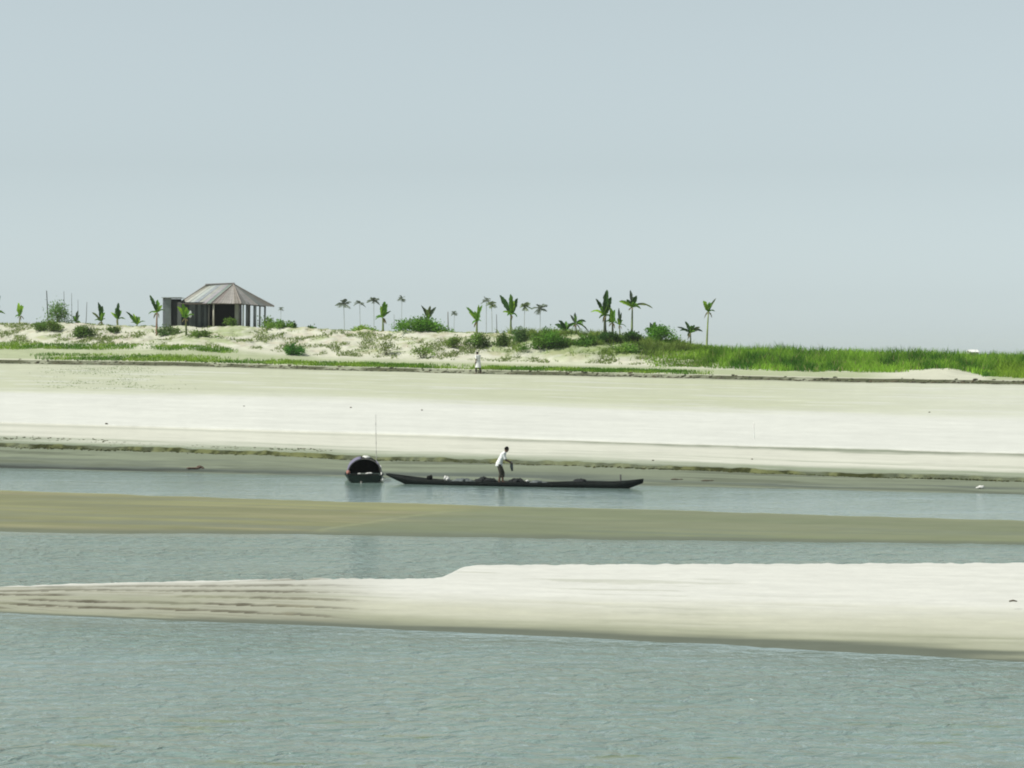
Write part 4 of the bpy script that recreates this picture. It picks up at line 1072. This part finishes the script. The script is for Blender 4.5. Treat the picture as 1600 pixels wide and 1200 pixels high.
def person(loc, rz, scale, label, J, shirt_len, trousers_to, cat='person', group=None):
    """J: joints in metres, facing +x, left = +y"""
    e = empty('person', loc, label, cat, group, rz); e.scale = (scale,) * 3
    V, Rr, E = [], [], []
    def add(p, r, par=None):
        V.append(tuple(p)); Rr.append(r)
        if par is not None: E.append((par, len(V) - 1))
        return len(V) - 1
    pel = add(J['pelvis'], (.135, .10)); sp = add(J['spine'], (.125, .095), pel); ch = add(J['chest'], (.145, .105), sp)
    nk0 = add(J['neck'], .058, ch); nk1 = add(J['head'] - Vector((0.01, 0, .06)), .052, nk0)
    for sgn, S in ((1, 'L'), (-1, 'R')):
        sh_ = add(J['sh' + S], .055, ch); el = add(J['el' + S], .041, sh_); wr = add(J['wr' + S], .027, el)
        fore = (J['wr' + S] - J['el' + S]).normalized(); side = fore.cross(Vector((0, 0, 1))).normalized(); up = side.cross(fore).normalized()
        palm_ = add(J['wr' + S] + fore * .055, (.026, .018), wr); pe = add(J['wr' + S] + fore * .09, (.032, .015), palm_)
        base = J['wr' + S] + fore * .09
        for k, (off, ln) in enumerate(((-.030, .062), (-.010, .074), (.010, .070), (.028, .055))):
            f0 = add(base + side * off * 1.1 + fore * .008, .0095, pe); f1 = add(base + side * off * 1.25 + fore * (ln * .55) - up * .012, .009, f0); add(base + side * off * 1.25 + fore * (ln * .72) - up * (.03 + ln * .35), .0082, f1)
        t0 = add(J['wr' + S] + fore * .045 + side * sgn * -.03 - up * .005, .012, palm_); t1 = add(J['wr' + S] + fore * .07 + side * sgn * -.05 - up * .018, .0105, t0); add(J['wr' + S] + fore * .095 + side * sgn * -.045 - up * .035, .0095, t1)
        hp = add(J['hip' + S], .088, pel); kn = add(J['kn' + S], .056, hp); ca = add(J['kn' + S].lerp(J['an' + S], .35) + Vector((-.015, 0, 0)), .054, kn); an = add(J['an' + S], .036, ca)
        heel = J['an' + S] + Vector((.0, 0, -.045)); ft = add(heel + Vector((.06, 0, -.005)), .033, an); add(heel + Vector((.17, sgn * .02, -.012)), (.038, .018), ft)
    hc = J['head']; fwd = J.get('look', Vector((1, 0, -.25))).normalized(); hside = Vector((-fwd.y, fwd.x, 0)).normalized(); hup = fwd.cross(hside).normalized()
    if hup.z < 0: hup = -hup
    Mh = Matrix((fwd, hside, hup)).transposed().to_4x4(); Mh.translation = hc
    def head(bm):
        r1 = bmesh.ops.create_uvsphere(bm, u_segments=24, v_segments=18, radius=1.0, matrix=Mh @ Matrix.Diagonal((.092, .073, .108, 1)))
        def blob(p, s): bmesh.ops.create_uvsphere(bm, u_segments=10, v_segments=8, radius=1.0, matrix=Mh @ Matrix.Translation(p) @ Matrix.Diagonal((*s, 1)))
        blob((.055, 0, -.070), (.042, .050, .045))      # jaw
        blob((.094, 0, -.012), (.018, .014, .030))      # nose
        blob((.084, 0, -.062), (.014, .026, .010))      # mouth
        blob((.082, 0, .022), (.012, .052, .012))       # brow
        for s in (-1, 1): blob((-.005, s * .074, -.010), (.020, .010, .030))   # ears
    body = solid_mesh('body', V, Rr, E, .0052, head, smooth=2)
    obj('body', body, M_SKIN, e, True)
    for s in (-1, 1):
        m = MB(); p = Mh @ Vector((.082, s * .032, .002)); m.lump(p, .010, .013, .008, (.1, .1, .1), 1, 10, 7, 0); m.build('eye', M_EYE, e, True)
    hb = MB()   # hair cap
    nu, nv = 22, 10; b = len(hb.v); q = random.Random(4)
    for i in range(nv + 1):
        th = math.pi * .60 * i / nv
        for k in range(nu):
            f = 2 * math.pi * k / nu; front = max(0, math.cos(f)); tt = th * (1 - .38 * front)
            n = 1.09 + q.uniform(-.03, .03)
            hb.v.append(tuple(Mh @ Vector((.094 * n * math.sin(tt) * math.cos(f) - .004, .076 * n * math.sin(tt) * math.sin(f), .110 * n * math.cos(tt) + .002)))); hb.c.append((.1, .1, .1))
    for i in range(nv):
        for k in range(nu): hb.f.append((i * nu + k, (i + 1) * nu + k, (i + 1) * nu + (k + 1) % nu, i * nu + (k + 1) % nu))
    ho = hb.build('hair', M_HAIR, e, True); so = ho.modifiers.new('thick', 'SOLIDIFY'); so.thickness = .016; so.offset = -1
    # shirt: hem below the hips, sleeves to just above the elbow
    pv, spn, chs = J['pelvis'], J['spine'], J['chest']
    hem = pv + Vector((0.0, 0, -shirt_len))
    v = [hem, pv, spn, chs, J['neck'].lerp(chs, .25)]; rr = [(.182 + shirt_len * .12, .150 + shirt_len * .18), (.182, .152), (.152, .116), (.168, .125), .085]; ed = [(0, 1), (1, 2), (2, 3), (3, 4)]; flat = [0]
    for S in 'LR':
        i = len(v); v += [J['sh' + S], J['sh' + S].lerp(J['el' + S], .45), J['sh' + S].lerp(J['el' + S], .88)]; rr += [.072, .064, .066]; ed += [(3, i), (i, i + 1), (i + 1, i + 2)]; flat.append(i + 2)
    obj('shirt', solid_mesh('shirt', v, rr, ed, .012, None, flat, 4), M_SHIRT, e, True)
    # trousers
    v = [pv + Vector((0, 0, .03)), pv + Vector((0, 0, -.04))]; rr = [(.152, .118), (.158, .122)]; ed = [(0, 1)]; flat = []
    for S in 'LR':
        i = len(v); k = J['kn' + S]; a = J['an' + S]
        v += [J['hip' + S] + Vector((0, 0, -.02)), J['hip' + S].lerp(k, .5), k, k.lerp(a, trousers_to)]; rr += [.106, .092, .076, .076]; ed += [(1, i), (i, i + 1), (i + 1, i + 2), (i + 2, i + 3)]; flat.append(i + 3)
    obj('trousers', solid_mesh('trousers', v, rr, ed, .011, None, flat, 3), M_TROU, e, True)
    return e

def Vv(*a): return Vector(a)
p_loc = boat_at(.462, -.08, .105)
person(p_loc, 0.0, .95, 'person in a white shirt and dark trousers leaning forward in the long boat', dict(
    pelvis=Vv(-.13, 0, .86), spine=Vv(-.07, 0, 1.03), chest=Vv(.04, 0, 1.22), neck=Vv(.13, 0, 1.37), head=Vv(.20, 0, 1.50), look=Vv(1, -.15, -.45),
    shL=Vv(.06, .18, 1.30), shR=Vv(.06, -.18, 1.30), elL=Vv(.15, .20, 1.04), elR=Vv(.16, -.21, 1.03), wrL=Vv(.33, .08, .96), wrR=Vv(.35, -.10, .93),
    hipL=Vv(-.12, .09, .82), hipR=Vv(-.12, -.09, .82), knL=Vv(.04, .12, .46), knR=Vv(-.06, -.11, .45), anL=Vv(.03, .12, .085), anR=Vv(-.13, -.11, .085)), .10, .5)
ln = MB(); r_ = random.Random(2)
ln.tube([(-.02, .06, .06), (0, .02, -.04), (.0, .0, -.16), (.03, .02, -.34)], [.035, .06, .07, .04], 7, (.1, .1, .1))
o = ln.build('net', M_GREYNET, None, True); o.location = p_loc + Vector((.395, -.03, .86)); tag(o, 'strip of net held up in the hands of the leaning person', 'net')

pY = float(bank_profile(747)[0][0][8]) - 1.4
px_ = (747 - 800) / F * pY
person(Vector((px_, pY, bank_z(747, pY) - .01)), R(128), 1.0, 'person in a white shirt walking along the foot of the grassy bank edge', dict(
    pelvis=Vv(-.02, 0, .88), spine=Vv(0, 0, 1.06), chest=Vv(.03, 0, 1.25), neck=Vv(.06, 0, 1.40), head=Vv(.10, 0, 1.53), look=Vv(1, 0, -.2),
    shL=Vv(.03, .18, 1.34), shR=Vv(.03, -.18, 1.34), elL=Vv(-.06, .22, 1.08), elR=Vv(.10, -.21, 1.08), wrL=Vv(.02, .23, .86), wrR=Vv(.26, -.19, .93),
    hipL=Vv(-.02, .09, .84), hipR=Vv(-.02, -.09, .84), knL=Vv(.12, .10, .47), knR=Vv(-.06, -.10, .46), anL=Vv(.10, .10, .085), anR=Vv(-.24, -.10, .12)), .40, .8)

# ------------------------------------------------------------------ small things on the beaches
M_DRIFT = mat_solid('driftwood', (.10, .085, .06), .9, .3, 9, .4)
M_RUST = mat_solid('rusty_wood', (.10, .07, .05), .9, .3, 9, .4)
def small(name, px, Y, parts, mat, label, cat, group=None, bar=None):
    m = MB(); r = random.Random(int(px))
    for (x, y, z, rx, ry, rz_) in parts: m.lump((x, y, z), rx, ry, rz_, (.1, .1, .1), r.randrange(999), 9, 6, .35)
    o = m.build(name, mat, None, True)
    z = bank_z(px, Y) if bar is None else bar
    o.location = ((px - 800) / F * Y, Y, z + .01); return tag(o, label, cat, group)
GD = 'driftwood lumps on the beach'
for px, py, s, lab in [(166, 663, .07, 'dark lump of driftwood alone on the pale sand at the left'),
                       (381, 637, .05, 'small dark speck of driftwood high on the pale sand left of the pole'),
                       (548, 639, .05, 'small grey lump of driftwood on the sand above the covered boat'),
                       (659, 643, .05, 'small grey lump of driftwood on the sand right of the bamboo pole'),
                       (1020, 721, .05, 'dark lump of driftwood on the lower sand past the right end of the long boat'),
                       (1175, 719, .04, 'dark speck of driftwood on the lower sand below the pale stake'),
                       (1452, 645, .05, 'grey lump of driftwood on the upper sand at the right')]:
    s *= .7
    small('driftwood', px, bankY(px, py), [(0, 0, s * .5, s * 1.3, s, s * .8), (s * 1.2, .02, s * .35, s * .8, s * .6, s * .5)], M_DRIFT, lab, 'driftwood', GD)
small('wreckage', 305, bankY(305, 733), [(0, 0, .03, .22, .12, .04), (.2, .1, .06, .15, .06, .08), (-.28, 0, .03, .13, .07, .04), (.36, 0, .03, .08, .07, .03)], M_RUST, 'rusty brown broken wood at the water edge left of the covered boat', 'wreckage')
small('bag', 1533, bankY(1533, 764), [(0, 0, .05, .13, .1, .07), (-.12, 0, .03, .1, .08, .04)], M_PALE, 'white bag lying at the far water edge at the right', 'bag')
for px, py, lab in [(1055, 750, 'dark mud clump at the far water edge right of the long boat'), (1103, 752, 'second dark mud clump at the far water edge, farther right of the long boat')]:
    small('mud_clump', px, bankY(px, py), [(0, 0, .01, .18, .1, .035), (.22, 0, .01, .12, .07, .025)], M_DRIFT, lab, 'mud clump', 'mud clumps at the far water edge')
def bar_z(px, py):
    return None
for px, py, z, s, lab in [(666, 944, .17, .05, 'small dark stick on the near sandbar below its step'), (1583, 941, .5, .04, 'dark stick on the white near sandbar at the right edge')]:
    Y = F * (EYE - z) / (py - HZ)
    m = MB(); m.tube([(-s * 2, 0, 0), (0, .01, .015), (s * 2, -.02, .0)], [.015, .02, .01], 6, (.1, .1, .1)); o = m.build('stick', M_DRIFT, None, True)
    o.location = ((px - 800) / F * Y, Y, z + .02); tag(o, lab, 'stick')

# ------------------------------------------------------------------ the air
def haze():
    m = MB(); m.box(-1050, 1050, -60, 2520, -2.2, 17.0); me = bpy.data.meshes.new('haze'); me.from_pydata(m.v, [], m.f)
    mat = bpy.data.materials.new('haze'); mat.use_nodes = True; t = mat.node_tree; t.nodes.clear()
    pv = t.nodes.new('ShaderNodeVolumePrincipled'); pv.inputs['Color'].default_value = (.93, .97, .99, 1); pv.inputs['Density'].default_value = .0001
    pv.inputs['Anisotropy'].default_value = .2
    ou = t.nodes.new('ShaderNodeOutputMaterial'); t.links.new(pv.outputs['Volume'], ou.inputs['Volume'])
    o = obj('haze', me, mat); tag(o, 'thin pale haze over the river and the bank', 'haze', kind='stuff')
haze()
